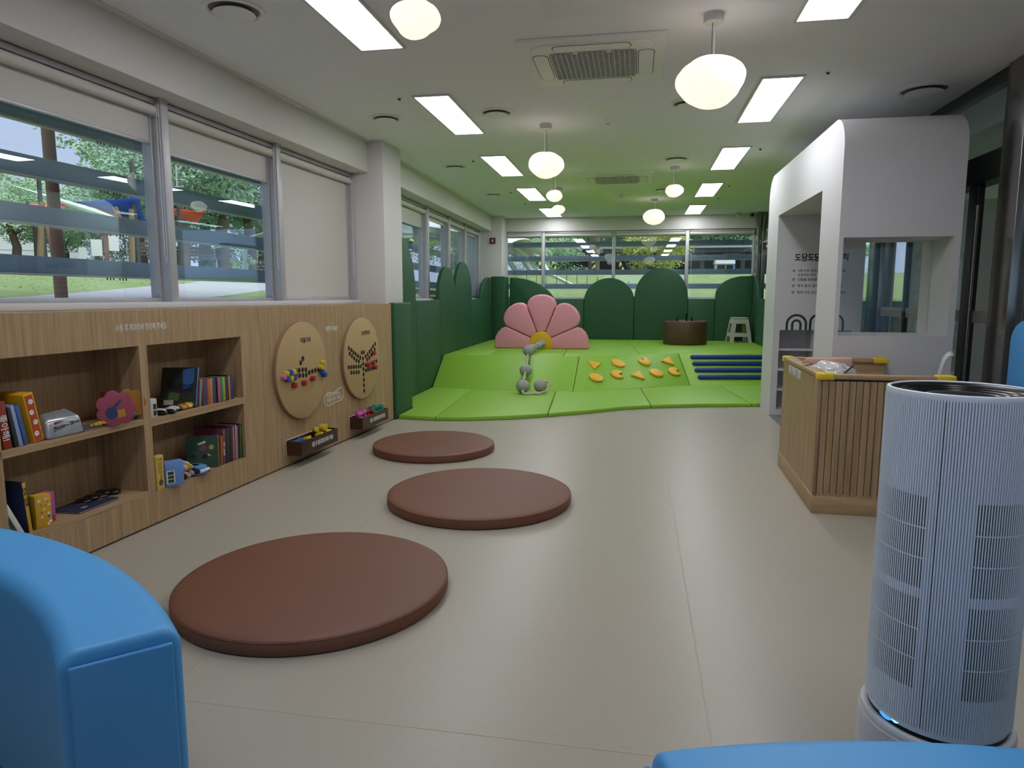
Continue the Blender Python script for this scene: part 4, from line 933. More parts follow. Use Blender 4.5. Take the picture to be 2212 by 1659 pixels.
def chair():
    t = thing('side_chair', 'grey white plastic chair behind the information desk, only its back showing', 'chair', (2.02, 5.66, 0), -1.94)
    MB().box(-.20, .20, -.2, .2, .43, .45).build('seat', M_PLAST, t, bevel=.02, seg=3)
    for sx in (-1, 1):
        for sy in (-1, 1): MB().cyl((sx * .19, sy * .19, 0), (sx * .16, sy * .16, .435), .013, 10).build('leg', M_PLAST, t, smooth=True)
    pr = [(.19, .43), (.215, .55), (.205, .70), (.17, .80) if False else (.215, .80), (.235, .92), (.25, .99), (.275, 1.03), (.30, 1.04)]
    pts = [(y - .0, z) for y, z in pr]
    m = MB()
    for w0, w1 in ((-.17, .17),):
        vs = [(w0, y, z) for y, z in pts] + [(w1, y, z) for y, z in pts] + [(w0, y + .02, z - .006) for y, z in pts] + [(w1, y + .02, z - .006) for y, z in pts]; n = len(pts)
        fs = []
        for i in range(n - 1): fs += [(i, i + 1, n + i + 1, n + i), (2 * n + i, 3 * n + i, 3 * n + i + 1, 2 * n + i + 1), (i, 2 * n + i, 2 * n + i + 1, i + 1), (n + i, n + i + 1, 3 * n + i + 1, 3 * n + i)]
        fs += [(0, n, 3 * n, 2 * n), (n - 1, 3 * n - 1, 4 * n - 1, 2 * n - 1)]
        m.add(vs, fs)
    m.build('backrest', M_PLAST, t, bevel=.006)
chair()
# ------------------------------------------------------------------ air purifier
def purifier():
    t = thing('air_purifier', 'tall white ribbed cylindrical air purifier with a black top and blue status light', 'air purifier', (.857, 1.987, 0))
    R, N = .178, 168
    vs = []; zs = [.318, .322, 1.188, 1.196]
    prof = [(0, 0), (.34, .0003), (.46, -.0045), (.58, -.0065), (.70, -.0045), (.82, .0003)]
    ring = []
    for i in range(N):
        for u, d in prof[:-1] if False else prof: ring.append((2 * pi * (i + u) / N, d))
    n = len(ring); m = MB(); fs = []
    for z, k in zip(zs, (.4, 1, 1, .0)):
        vs += [((R + d * k - (.0015 if k == 0 else 0)) * cos(a), (R + d * k - (.0015 if k == 0 else 0)) * sin(a), z) for a, d in ring]
    for j in range(len(zs) - 1):
        for i in range(n): fs.append((j * n + i, j * n + (i + 1) % n, (j + 1) * n + (i + 1) % n, (j + 1) * n + i))
    m.add(vs, fs)
    m.build('ribbed_body', M_PURI, t, smooth=True, fix=False)
    MB().lathe([(R - .008, .30), (R - .003, .318), (R - .003, .322)], 96).build('body_foot', M_PURI, t, smooth=True)
    MB().lathe([(R - .0015, 1.194), (R - .0005, 1.202), (R - .003, 1.2085), (R - .008, 1.210), (R - .011, 1.2085), (R - .012, 1.203)], 120).build('rim', M_PURI, t, smooth=True)
    pr = [(R - .0115, 1.206), (R - .017, 1.203)]
    for i in range(4):
        r0 = R - .020 - i * .017
        pr += [(r0, 1.202 - i * .004), (r0 - .011, 1.197 - i * .004), (r0 - .0125, 1.2005 - i * .004), (r0 - .0145, 1.2005 - i * .004)]
    pr += [(.088, 1.183), (0, 1.183)]
    MB().lathe(pr, 96).build('outlet_rings', M_GLOSS, t, smooth=True)
    MB().lathe([(0, 1.190), (.078, 1.190), (.083, 1.187), (.083, 1.180)], 64).build('display', M_GLOSS, t, smooth=True)
    MB().lathe([(.0785, 1.1915), (.0810, 1.1915), (.0810, 1.189), (.0785, 1.189)], 64).build('display_ring', M_ALU, t, smooth=True)
    MB().lathe([(R - .012, .27), (R - .008, .285), (R - .008, .31)], 96).build('black_band', M_GLOSS, t, smooth=True)
    MB().lathe([(R - .009, .2885), (R + .004, .2905), (R + .009, .288), (R + .0115, .281)], 96).build('base_shoulder', M_PURG, t, smooth=True)
    p = [(R - .01, 0), (R + .012, 0), (R + .014, .01)]
    z = .014
    while z < .268: p += [(R + .0145, z), (R + .0145, z + .0045), (R + .009, z + .0062), (R + .009, z + .0078)]; z += .0092
    p += [(R + .012, .276), (R + .011, .282), (R - .01, .282)]
    MB().lathe(p, 96).build('ribbed_base', M_PURG, t, smooth=True)
    # seams and intake slots sit in the grooves
    def strip(mb, i, z0, z1, r, hw):
        a = 2 * pi * (i + .58) / N; da = hw / r
        mb.add([(r * cos(a + q * da), r * sin(a + q * da), z) for z in (z0, z1) for q in (-1, 1)] + [((r - .003) * cos(a + q * da), (r - .003) * sin(a + q * da), z) for z in (z0, z1) for q in (-1, 1)], [(0, 1, 3, 2), (4, 6, 7, 5), (0, 2, 6, 4), (1, 5, 7, 3)])
    M_SLOT = mat('slot_dark', (.012, .014, .018), .6)
    for a0, a1 in ((166, 230.5), (264.6, 325)):
        for z0, z1 in ((.70, .942), (.424, .672)):
            g = MB(); h = (z1 - z0) / 3
            for i in range(N):
                a = 360 * (i + .58) / N
                if a0 < a < a1:
                    for k in range(3): strip(g, i, z0 + k * h + (.002 if k else 0), z0 + (k + 1) * h - (.002 if k < 2 else 0), R - .0008, .0021)
            g.build('intake_slots', M_SLOT, t)
            b = MB(); rb = R + .0004; n0 = int((a1 - a0) / 2)
            for k in (1, 2):
                zz = z0 + k * h; vs = []
                for i in range(n0 + 1):
                    a = radians(a0 + (a1 - a0) * i / n0)
                    vs += [(rb * cos(a), rb * sin(a), zz - .0013), (rb * cos(a), rb * sin(a), zz + .0013)]
                b.add(vs, [(2 * i, 2 * i + 2, 2 * i + 3, 2 * i + 1) for i in range(n0)])
            b.build('intake_bar', M_PURI, t)
    g = MB(); strip(g, int(237 / 360 * N), .32, 1.19, R - .0016, .0008); g.build('panel_seam', M_SLOT, t)
    for a0, a1, z0, z1, mm in ((198, 212, .293, .3085, M_LEDB), (212, 219, .299, .311, M_LEDC)):
        g = MB(); r = R - .0065; vs = []; n0 = 6
        for i in range(n0 + 1):
            a = radians(a0 + (a1 - a0) * i / n0); w = sin(pi * (i + .4) / (n0 + .8))
            c_ = (z0 + z1) / 2; vs += [(r * cos(a), r * sin(a), c_ - (c_ - z0) * w), (r * cos(a), r * sin(a), c_ + (z1 - c_) * w)]
        g.add(vs, [(2 * i, 2 * i + 2, 2 * i + 3, 2 * i + 1) for i in range(n0)])
        g.build('status_light', mm, t)
purifier()
# ------------------------------------------------------------------ blue curved seats
def curved(label, cx, cy, r0, r1, a0, a1, H, caps):
    t = thing('curved_sofa', label, 'sofa', (cx, cy, 0), 0)
    c = .05
    sec = [(r0, .012), (r1, .012)] + [(r1 - c + c * cos(radians(a)), H - c + c * sin(radians(a))) for a in range(0, 91, 15)] + [(r0 + c - c * sin(radians(a)), H - c + c * cos(radians(a))) for a in range(0, 91, 15)]
    n = 64; k = len(sec); m = MB(); vs = []; fs = []
    for i in range(n + 1):
        a = radians(a0 + (a1 - a0) * i / n)
        sh = 0
        vs += [(r * cos(a), r * sin(a), z) for r, z in sec]
    for i in range(n):
        for q in range(k): fs.append((i * k + q, (i + 1) * k + q, (i + 1) * k + (q + 1) % k, i * k + (q + 1) % k))
    fs += [tuple(range(k - 1, -1, -1)), tuple(range(n * k, n * k + k))]
    m.add(vs, fs); m.build('backrest', M_BLUE, t, bevel=.018, seg=3)
    ps = [(r0 + .03, 0), (r1 - .03, 0), (r1 - .03, .012), (r0 + .03, .012)]
    m = MB(); vs = []; fs = []; k = 4
    for i in range(n + 1):
        a = radians(a0 + .4 + (a1 - a0 - .8) * i / n); vs += [(r * cos(a), r * sin(a), z) for r, z in ps]
    for i in range(n):
        for q in range(k): fs.append((i * k + q, (i + 1) * k + q, (i + 1) * k + (q + 1) % k, i * k + (q + 1) % k))
    fs += [(3, 2, 1, 0), tuple(range(n * k, n * k + k))]
    m.add(vs, fs); m.build('plinth', M_DARK, t)
    for a, s in caps:
        a = radians(a); rot = a - pi / 2 if s > 0 else a + pi / 2
        # local x runs outwards along the radius
        w0, w1 = r0 + .022, r1 - .022
        mm = MB().box(w0, w1, -.012 * (1 if s > 0 else -1) if s > 0 else 0, .006 if s > 0 else .012, .10, H - .028) if False else MB().box(w0, w1, -.007, .007, .07, H - .03)
        mm.build('end_panel', M_BLUED, t, loc=(-.006 * sin(a) * -s, .006 * cos(a) * -s, 0), rot=(0, 0, a), bevel=.005, seg=2)
    return t
curved('blue curved sofa back in the left foreground, its flat end panel facing the camera', -2.47, -.03, 1.745, 2.0, 45.2, 104, .665, [(45.0, 1)])
curved('blue curved sofa back along the bottom right edge of the picture', .75, -.695, 1.73, 1.99, 62, 110.9, .658, [(111.1, -1)])
# seats of the two sofas, seen only from above
tt = thing('blue_wall_pad', 'blue round topped padded panel at the right edge before the glass partition', 'wall pad', (2.62, 5.43, 0), -pi / 2)
MB().prism([(0, .1), (1.0, .1), (1.0, 1.29)] + arc(.16, 1.13, .16, 90, 180, 10), 0, .09).build('cushion', M_BLUE, tt, bevel=.02, seg=3)
MB().box(.02, .98, .01, .08, 0, .1).build('foot', M_DARK, tt)

# ------------------------------------------------------------------ outside
def tz(x, y):
    a = .085 * min(13, max(0, -4 - x))
    if x > -4.01: a = (.17 * min(4.5, max(0, y - 16.5)) - .17 * min(6.5, max(0, y - 22.5)))
    return 1.36 + a
M_GRASS = mat('lawn', (.22, .30, .105), .95, noise=.4, scale=3.5, detail=8, bump=.6)
M_PAVE = mat('path_paving', (.44, .43, .45), .8, noise=.16, scale=1.6, detail=8)
M_BARK = mat('bark', (.13, .085, .055), .9, noise=.35, scale=14, bump=.8, stretch=(1, 1, .25))
M_WPAINT = mat('outdoor_white', (.66, .67, .70), .7, noise=.03, scale=2)
def terrain():
    xs = [-70, -45, -30, -22, -17, -12, -9, -7, -5.5, -4.6, -4.02]; ys = [-20, -5, 0, 4, 8, 12, 15, 17, 20, 24, 30, 38, 50, 75]
    v = [(x, y, tz(x, y)) for y in ys for x in xs]; n = len(xs)
    f = [(j * n + i, j * n + i + 1, (j + 1) * n + i + 1, (j + 1) * n + i) for j in range(len(ys) - 1) for i in range(n - 1)]
    o = MB().add(v, f).build('lawn', M_GRASS, None); struct(o)
    xs = [-4.0, -2, 0, 3, 7, 14, 30]; ys = [15.95, 16.5, 18, 21, 22.5, 25, 29, 34, 75]
    v = [(x, y, tz(x, y)) for y in ys for x in xs]; n = len(xs); q = len(ys)
    f = [(j * n + i, j * n + i + 1, (j + 1) * n + i + 1, (j + 1) * n + i) for j in range(q - 1) for i in range(n - 1)]
    o = MB().add(v, f).build('lawn_back', M_GRASS, None); struct(o)
    struct(MB().hexa([(2.7, 15.9, 0), (6.4, 15.9, 0), (6.4, 17, 0), (2.7, 17, 0), (2.7, 15.9, .85), (6.4, 15.9, .85), (6.4, 16.6, 1.40), (2.7, 16.6, 1.40)]).build('lawn_bank', M_GRASS, None))
    P = [(-4.06, 1.0), (-4.06, 5.2), (-4.3, 5.8), (-5.3, 8.5), (-6.4, 11.3), (-8.2, 16.9), (-11.5, 16.9), (-9.7, 14.6), (-7.5, 10.5), (-6.6, 8.5), (-5.2, 5.5), (-4.7, 4.3), (-4.2, 1.5)]
    o = MB().slab(P, 0, .01)
    o.v = [(x, y, tz(x, y) + z) for x, y, z in o.v]
    struct(o.build('path', M_PAVE))
terrain()
# grass tufts: what nobody could count
def tufts():
    rr = random.Random(11); m = MB()
    for i in range(9000):
        if i % 3: x, y = rr.uniform(-12, -4.1), rr.uniform(2.5, 17)
        else: x, y = rr.uniform(-3.5, 4.5), rr.uniform(16.4, 24)
        # keep off the path
        px = -4.2 - (y - 4) * .33
        if x < -4 and abs(x - px) < .75 + (y - 4) * .06: continue
        z = tz(x, y); a = rr.uniform(0, pi); h = rr.uniform(.005, .015); w = rr.uniform(.01, .03); dx, dy = cos(a) * w, sin(a) * w; l = rr.uniform(-.03, .03)
        m.add([(x - dx, y - dy, z - .01), (x + dx, y + dy, z - .01), (x + l, y + l, z + h)], [(0, 1, 2)])
    o = m.build('grass_tufts', mat('grass_blades', (.32, .43, .15), .9, noise=.3, scale=2), None, fix=False)
    tag(o, 'short grass blades on the lawn outside the windows', 'grass', kind='stuff')
tufts()
def leafmesh(seed, rx, rz, n, leaf, clumps, cz):
    rr = random.Random(seed); m = MB(); C_ = []
    for i in range(clumps):
        u = rr.uniform(0, 2 * pi); w = rr.uniform(-1, 1); q = rr.uniform(.35, .95); s = sqrt(1 - w * w)
        C_.append((rx * q * s * cos(u), rx * q * s * sin(u), cz + rz * q * w, rr.uniform(.22, .42) * rx))
    for i in range(n):
        cx, cy, c_, r = C_[i % clumps]
        u = rr.uniform(0, 2 * pi); w = rr.uniform(-1, 1); s = sqrt(1 - w * w); q = r * rr.uniform(.55, 1.05)
        p = Vector((cx + q * s * cos(u), cy + q * s * sin(u), c_ + q * w * .7))
        d = Vector((rr.gauss(0, 1), rr.gauss(0, 1), rr.gauss(0, 1))).normalized(); e_ = d.orthogonal().normalized() * leaf * rr.uniform(.3, .6); d = d * leaf * rr.uniform(.7, 1.3)
        m.add([p - d, p + e_, p + d, p - e_], [(0, 1, 2, 3)])
    return m
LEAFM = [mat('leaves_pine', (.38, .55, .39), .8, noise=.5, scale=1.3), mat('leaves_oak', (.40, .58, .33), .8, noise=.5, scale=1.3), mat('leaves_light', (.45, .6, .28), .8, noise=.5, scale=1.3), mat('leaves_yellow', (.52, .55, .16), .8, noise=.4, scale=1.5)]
PROTO = {}
def tree(label, x, y, h, kind, w=1., trunk=True, z=None, group='trees beyond the windows', name='tree', trunk_h=.45):
    key = kind
    z = tz(x, y) if z is None else z
    if key not in PROTO:
        t = thing(name, label, 'tree', (x, y, z), 0, group)
        MB().tube([(0, 0, -.1), (.02, .01, .2), (-.02, .02, .42), (.03, 0, .62)], [.035, .028, .02, .008], 10).tube([(.0, .01, .3), (.12, .05, .5), (.2, .1, .62)], [.014, .009, .004], 6).tube([(-.01, .01, .34), (-.12, -.05, .52), (-.22, -.03, .66)], [.013, .008, .004], 6).build('trunk', M_BARK, t, smooth=True)
        leafmesh(kind + 20, .36, .36, 10500, .0125 if kind else .0115, 46, .64).build('crown', LEAFM[kind], t, fix=False)
        PROTO[key] = t
    else:
        t = copy_tree(PROTO[key]); t.location = (x, y, z); t['label'] = label
    t.scale = (h * w, h * w, h); t.rotation_euler = (0, 0, (x * 7 + y * 3) % 6.28)
    return t
for x, y, h, k, w, lab in ((-16.7, 21.2, 4.0, 0, 1.5, 'dark pine leaning its branches over the blue shade sail'), (-15.2, 21.1, 6.3, 0, 1.1, 'tall dark pine filling the second left window'), (-14.7, 22.9, 6.3, 0, 1.1, 'dark pine in the middle of the second left window'),
                           (-14.9, 25.0, 6.0, 0, 1.2, 'dark pine at the right edge of the second left window'), (-16.5, 28.6, 6.2, 1, 1.3, 'mid green tree behind the person outside'), (-18.7, 24.7, 6.6, 1, 1.3, 'mid green tree behind the pines outside the left windows'),
                           (-19.7, 28.9, 7.0, 1, 1.3, 'leafy tree far behind the bench'), (-19.1, 21.8, 3.1, 1, 1.4, 'light leafy tree behind the brown pole outside'), (-21.3, 20.6, 3.4, 1, 1.4, 'leafy tree beside the white building at the far left'),
                           (-21.4, 22.8, 2.9, 1, 1.4, 'light leafy tree behind the white shade sail')):
    tree(lab, x, y, h, k, w)
for x, y, h, k, w, lab in ((-8.5, 41, 8, 1, 1.2, 'tree behind the white membrane roof beyond the back windows'), (-5.2, 42, 7, 2, 1.2, 'bright green tree left in the back windows'), (-2.6, 43, 8, 1, 1.2, 'mid green tree left of the thick trunk in the back windows'),
                           (.2, 44, 8, 1, 1.2, 'mid green tree over the dark pavilion, left part'), (3.0, 43, 7.6, 1, 1.3, 'mid green tree over the dark pavilion, middle part'), (5.8, 44, 8.2, 0, 1.2, 'dark tree over the white kiosk outside'), (8.6, 43, 8, 0, 1.2, 'dark tree at the right of the back windows'), (11.5, 45, 8.5, 1, 1.2, 'tree beyond the right end of the pavilion'),
                           (.75, 30.5, 4.4, 3, 1.1, 'yellow green tree in front of the dark pavilion'), (-12, 44, 8, 1, 1.3, 'tree far left beyond the back windows'), (-3.9, 30.5, 3.4, 1, 1.3, 'low leafy bush tree left of the thick trunk')):
    tree(lab, x, y, h, k, w, z=1.0 if y > 34 else None)
t = thing('tree', 'thick bare trunk standing right behind the second back window', 'tree', (-1.62, 26, tz(0, 26)), 0, 'trees beyond the windows')
MB().tube([(0, 0, -.1), (.0, 0, 1.0), (.03, 0, 2.4), (.0, .02, 4.5)], [.26, .21, .19, .16], 16).build('trunk', M_BARK, t, smooth=True)
leafmesh(71, 1.8, 1.3, 2600, .075, 20, 4.6).build('crown', LEAFM[2], t, fix=False)
def bush(label, x, y, r, k=1, hz=.8):
    t = tag(leafmesh(int(x * 13 + y * 7) % 97, r, r * hz, 1500, .05, 16, r * hz * .8).build('bush', LEAFM[k], None, fix=False, loc=(x, y, tz(x, y))), label, 'bush', 'bushes outside')
bush('rounded bush behind the thick trunk in the back windows, left', -1.9, 28, .75)
bush('rounded bush behind the thick trunk in the back windows, right', -.9, 27.6, .7)
bush('clipped light bush at the end of the wooden bench', -15.2, 23.2, .55, 2)
bush('low bush between the bench and the stone wall', -14.9, 24.3, .5, 1)
for x, y, rr_, lab in ((-18.3, 25.0, 1.3, 'dark leafy shrub behind the mullion, left of the bench'), (-17.6, 26.3, 1.3, 'dark leafy shrub behind the wooden bench'), (-16.9, 27.1, 1.4, 'dark leafy shrub over the clipped bush'), (-16.6, 28.6, 1.4, 'dark leafy shrub behind the stone wall'),
                       (-19.9, 22.5, 1.2, 'dark leafy shrub behind the notice boards'), (-19.2, 23.1, 1.2, 'dark leafy shrub right of the notice boards'), (-18.8, 23.9, 1.2, 'dark leafy shrub at the right edge of the first left window')):
    bush(lab, x, y, rr_, 1, .95)
# louvres: fixed blades outside the glass
def louver(label, a, b, z0, z1, frame, y):
    t = thing('sun_louver', label, 'louver', (0, 0, 0), 0, 'horizontal sun louvers outside the windows')
    def P(s, yy, z): return tuple(frame(s, yy, z))
    def hx(s0, s1, y0, y1, a_, b_): return MB().hexa([P(s, q, z) for z in (a_, b_) for s, q in ((s0, y0), (s1, y0), (s1, y1), (s0, y1))])
    hx(a, b, y, y + .045, z0, z1).build('blade', M_LOUV, t, bevel=.004)
    hx(a, b, y - .004, y + .05, z0 - .014, z0).build('lower_lip', mat('louver_lip', (.42, .43, .38), .5), t)  # pale strip puts the ground light on the blade's underside into the colour
    return t
NM = ['topmost', 'second', 'third', 'lowest']
Fb = lambda s, y, z: Vector((s, 15.55 + y, z))
for i, (z0, z1) in enumerate(((2.575, 2.70), (2.23, 2.355), (1.925, 2.04), (1.60, 1.712))):
    l = louver('%s sun louver outside the windows over the bookshelves' % NM[i], -1.7, 4.5, z0, z1, F1, .90)
    m = MB()
    for s in (1.30, 1.42):
        c = F1(s, .88, 0)
        for k in range(3): p = F1(s - .03 + k * .03, .91, 0); m.cyl((p.x, p.y, z0 - .032), (p.x, p.y, z0), .005, 6)
    m.build('bracket_bolts', M_DARK, l)
for i, (z0, z1) in enumerate(((2.58, 2.70), (2.25, 2.37), (1.94, 2.05), (1.62, 1.73))):
    l = louver('%s sun louver outside the windows beyond the white column' % NM[i], 8.0, 15.6, z0, z1, F2, .78)
    m = MB()
    for Y in (10.3, 12.4, 14.2):
        for k in range(3): p = F2(Y + k * .04, .79, 0); m.cyl((p.x, p.y, z0 - .032), (p.x, p.y, z0), .006, 6)
    m.build('bracket_bolts', M_DARK, l)
for i, (z0, z1) in enumerate(((2.585, 2.69), (2.27, 2.375), (1.957, 2.062), (1.64, 1.742))):
    louver('%s sun louver outside the back windows' % NM[i], -3.2, 3.4, z0, z1, Fb, .36)
def post(label, x, y, r, h, m, cat='post', name='post', z=None, group=None, tilt=(0, 0)):
    z = tz(x, y) if z is None else z
    return tag(MB().cyl((0, 0, -.1), (tilt[0], tilt[1], h), r, 14, r * .9).build(name, m, None, loc=(x, y, z), smooth=True), label, cat, group)
M_POLEB = mat('pole_brown', (.30, .15, .11), .7, noise=.2, scale=12, stretch=(1, 1, .1))
post('thick brown round pole just outside the first left window', -4.27, 4.50, .044, 4.2, M_POLEB, 'pole', 'pole')
M_PD = mat('post_dark', (.05, .05, .055), .6)
for (x, y), h, lab in (((-16.0, 14.9), 2.7, 'thin dark post holding the shade sails at the far left'), ((-14.9, 15.3), 2.3, 'dark post between the far left post and the log frame'), ((-12.0, 15.0), 2.6, 'dark post holding the corner of the blue shade sail'), ((-13.1, 16.4), 2.7, 'dark post behind the white shade sail')):
    post(lab, x, y, .055, h, M_PD, group='dark sail posts')
def sail(label, pts, col, sag=.12):
    a, b, c = [Vector(p) for p in pts]; n = 8; m = MB(); idx = {}; vs = []; cen = (a + b + c) / 3
    for i in range(n + 1):
        for j in range(n + 1 - i):
            u, v = i / n, j / n; w = 1 - u - v
            p = a * w + b * u + c * v; e_ = 27 * u * v * w
            pull = (u * v + v * w + w * u) * .55
            p = p.lerp(cen, pull * .55 * (1 - e_)) + Vector((0, 0, -sag * e_))
            idx[i, j] = len(vs); vs.append(p)
    fs = []
    for i in range(n):
        for j in range(n - i):
            fs.append((idx[i, j], idx[i + 1, j], idx[i, j + 1]))
            if j < n - i - 1: fs.append((idx[i + 1, j], idx[i + 1, j + 1], idx[i, j + 1]))
    o = MB().add(vs, fs).build('shade_sail', pmat(col, .8), None, smooth=True)
    s = o.modifiers.new('thick', 'SOLIDIFY'); s.thickness = .006
    return tag(o, label, 'shade sail', 'shade sails')
sail('red shade sail at the left edge of the first window', [(-17.5, 14.2, 3.75), (-14.6, 16.2, 3.85), (-15.2, 14.9, 3.35)], 'd8685a')
sail('pale mint shade sail crossing behind the brown pole', [(-17.0, 16.4, 4.5), (-13.2, 15.8, 3.55), (-12.4, 15.3, 3.25)], 'cfe6d6')
sail('deep blue shade sail right of the brown pole', [(-13.7, 15.0, 3.75), (-11.75, 14.9, 3.80), (-11.9, 15.3, 3.22)], '1f47a8')
sail('narrow red shade sail under the blue one', [(-13.6, 15.3, 3.68), (-12.6, 15.8, 3.5), (-11.9, 15.35, 3.25)], 'd2503c')
sail('small red shade sail seen at the left edge of the second window', [(-11.7, 15.3, 3.65), (-10.7, 15.9, 3.55), (-11.3, 16.4, 3.3)], 'd2503c')
t = thing('log_frame', 'play frame of rough brown logs outside the first left window', 'play frame', (-13.0, 14.1, tz(-13, 14)))
ML = mat('log_wood', (.24, .16, .09), .85, noise=.3, scale=9, bump=.5, stretch=(1, 1, .2))
for a, b in (((-.45, -.45, -.1), (-.35, -.35, 1.45)), ((-.15, -.28, -.1), (-.30, -.33, 1.1)), ((.95, .75, -.1), (1.0, .8, 1.4)), ((.75, .85, .8), (.62, .72, 1.45))): MB().cyl(a, b, .075, 12, .06).build('log', ML, t, smooth=True)
MB().cyl((-.5, -.42, 1.02), (1.1, .85, 1.08), .05, 12).build('crossbeam', ML, t, smooth=True)
t = thing('lopped_tree', 'dark lopped tree stump with a coat-like wrap before the white building', 'tree', (-14.9, 15.1, tz(-15, 15)))
MB().tube([(0, 0, -.1), (.0, .02, .5), (.05, 0, .9)], [.10, .09, .12], 10).tube([(.04, 0, .85), (-.10, -.05, 1.15), (-.14, -.06, 1.5)], [.07, .045, .03], 8).tube([(.04, 0, .85), (.10, .05, 1.2), (.12, .06, 1.5)], [.07, .045, .03], 8).build('trunk', mat('stump_dark', (.05, .045, .04), .9, noise=.3, scale=9), t, smooth=True)
t = thing('notice_sign', 'white double notice board on a reddish brown post outside the first left window', 'sign', (-14.3, 16.7, tz(-14.3, 16.7)), .7)
MB().box(-.055, .055, -.055, .055, -.1, .95).build('post', mat('post_red', (.20, .055, .04), .7), t)
MB().box(-.36, -.10, -.02, .02, .30, .74).build('board', M_PRN, t); MB().box(.06, .30, -.02, .02, .45, .86).build('board', M_PRN, t)
MB().box(-.65, -.48, -.02, .02, .20, .52).build('board', M_PRN, t)
t = thing('lamp_post', 'slim grey lamp post with a crossbar outside the second left window', 'lamp post', (-9.95, 13.8, tz(-9.95, 13.8)))
MB().cyl((0, 0, -.1), (0, 0, 1.6), .04, 10).build('lower_pole', M_PD, t, smooth=True); MB().cyl((0, 0, 1.0), (0, 0, 2.4), .018, 8).build('upper_pole', M_ALU, t, smooth=True)
MB().box(-.16, .16, -.012, .012, 1.95, 1.975).build('crossbar', M_ALU, t)
def bench(label, x, y, rz):
    t = thing('park_bench', label, 'bench', (x, y, tz(x, y)), rz, 'wooden park benches')
    mw = mat('bench_wood', (.20, .13, .09), .7, noise=.2, scale=8)
    for k in range(3): MB().box(-.75, .75, -.25 + k * .16, -.11 + k * .16, .41, .44).build('seat_slat', mw, t)
    for k in range(3): MB().box(-.75, .75, .24 + k * .02, .26 + k * .02, .52 + k * .12, .62 + k * .12).build('back_slat', mw, t)
    for sx in (-.68, .68): MB().box(sx - .02, sx + .02, -.22, -.18, 0, .41).box(sx - .02, sx + .02, .22, .26, 0, .86).box(sx - .02, sx + .02, -.22, .26, .38, .41).build('leg', M_ALU, t)
bench('wooden park bench in the middle of the second left window', -15.4, 22.1, .7)
bench('wooden park bench at the left edge of the second window, behind the mullion', -15.9, 20.5, .7)
def stones():
    t = thing('stone_wall', 'low dry stone wall beside the walking person outside', 'stone wall', (-15.3, 25.6, tz(-15.3, 25)), .5)
    rr = random.Random(4); ms = [mat('stone_a', (.22, .22, .21), .9, noise=.3, scale=9), mat('stone_b', (.30, .29, .27), .9, noise=.3, scale=9)]
    for k in (0, 1):
        m = MB()
        for i in range(16):
            for j in range(4):
                if (i + j) % 2 == k: m.ball((-1.6 + i * .2 + (j % 2) * .1 + rr.uniform(-.02, .02), 0, .05 + j * .13), (.11, .14, .075), 10, 6, lambda v: 1 + .1 * sin(5 * v.x + i) * cos(4 * v.z + j))
        m.build('stonework', ms[k], t, smooth=True)
stones()
def person():
    x, y = -10.85, 27.5
    t = thing('person', 'person in a dark jacket and light trousers walking outside the second left window', 'person', (-17.2, 30.2, tz(-17.2, 30)), .55)
    bm = MB()
    bm.tube([(-.09, .06, .05), (-.10, .02, .48), (-.08, 0, .90)], [.05, .06, .085], 12).tube([(.10, -.10, .05), (.10, -.03, .48), (.08, 0, .90)], [.05, .06, .085], 12)
    bm.ball((0, 0, 1.55), (.085, .10, .12), 18, 12).cyl((0, 0, 1.36), (0, 0, 1.47), .05, 12).ball((0, 0, .95), (.17, .12, .14), 16, 10).tube([(0, 0, .9), (0, 0, 1.15), (0, 0, 1.38)], [.15, .155, .12], 14)
    for sx in (-1, 1): bm.ball((sx * .27, -.06, .80), (.03, .035, .07), 10, 8)
    ob = bm.build('body', mat('skin', (.50, .32, .24), .6), t, smooth=True)
    r = ob.modifiers.new('join', 'REMESH'); r.mode = 'VOXEL'; r.voxel_size = .018; r.use_smooth_shade = True
    MB().tube([(-.09, .06, .06), (-.10, .02, .48), (-.085, 0, .92)], [.062, .075, .105], 14).tube([(.10, -.10, .06), (.10, -.03, .48), (.085, 0, .92)], [.062, .075, .105], 14).build('trousers', mat('trousers_grey', (.42, .42, .45), .8), t, smooth=True)
    MB().tube([(0, 0, .88), (0, 0, 1.12), (0, 0, 1.34), (0, 0, 1.42)], [.185, .185, .19, .10], 18).tube([(-.19, 0, 1.36), (-.255, 0, 1.10), (-.27, -.05, .86)], [.075, .06, .05], 12).tube([(.19, 0, 1.36), (.255, 0, 1.10), (.27, -.05, .86)], [.075, .06, .05], 12).build('jacket', mat('jacket_navy', (.02, .025, .045), .8), t, smooth=True)
    MB().hexa([(-.06, -.195, 1.0), (.06, -.195, 1.0), (.06, -.15, 1.0), (-.06, -.15, 1.0), (-.075, -.20, 1.38), (.075, -.20, 1.38), (.07, -.12, 1.42), (-.07, -.12, 1.42)]).build('shirt', M_PRN, t)
    MB().ball((0, .012, 1.60), (.098, .108, .10), 16, 10).build('hair', M_BLACK, t, smooth=True)
    for sx, sy in ((-.09, .03), (.10, -.13)): MB().ball((sx, sy, .04), (.05, .12, .045), 12, 8).build('shoe', M_PRN, t, smooth=True)
person()
t = thing('building', 'white panelled building wall beyond the log frame at the far left', 'building', (-27.5, 26.8, 2.6), .76)
MB().box(-9, 2.6, 0, 6, -1.5, 2.3).build('wall', M_WPAINT, t)
m = MB()
for i in range(9): m.box(-9 + i * 1.3, -8.98 + i * 1.3, -.01, 0, -1, 2.25)
m.box(-9, 2.6, -.01, 0, .9, .92); m.build('panel_joints', mat('joint_grey', (.35, .36, .38), .7), t)
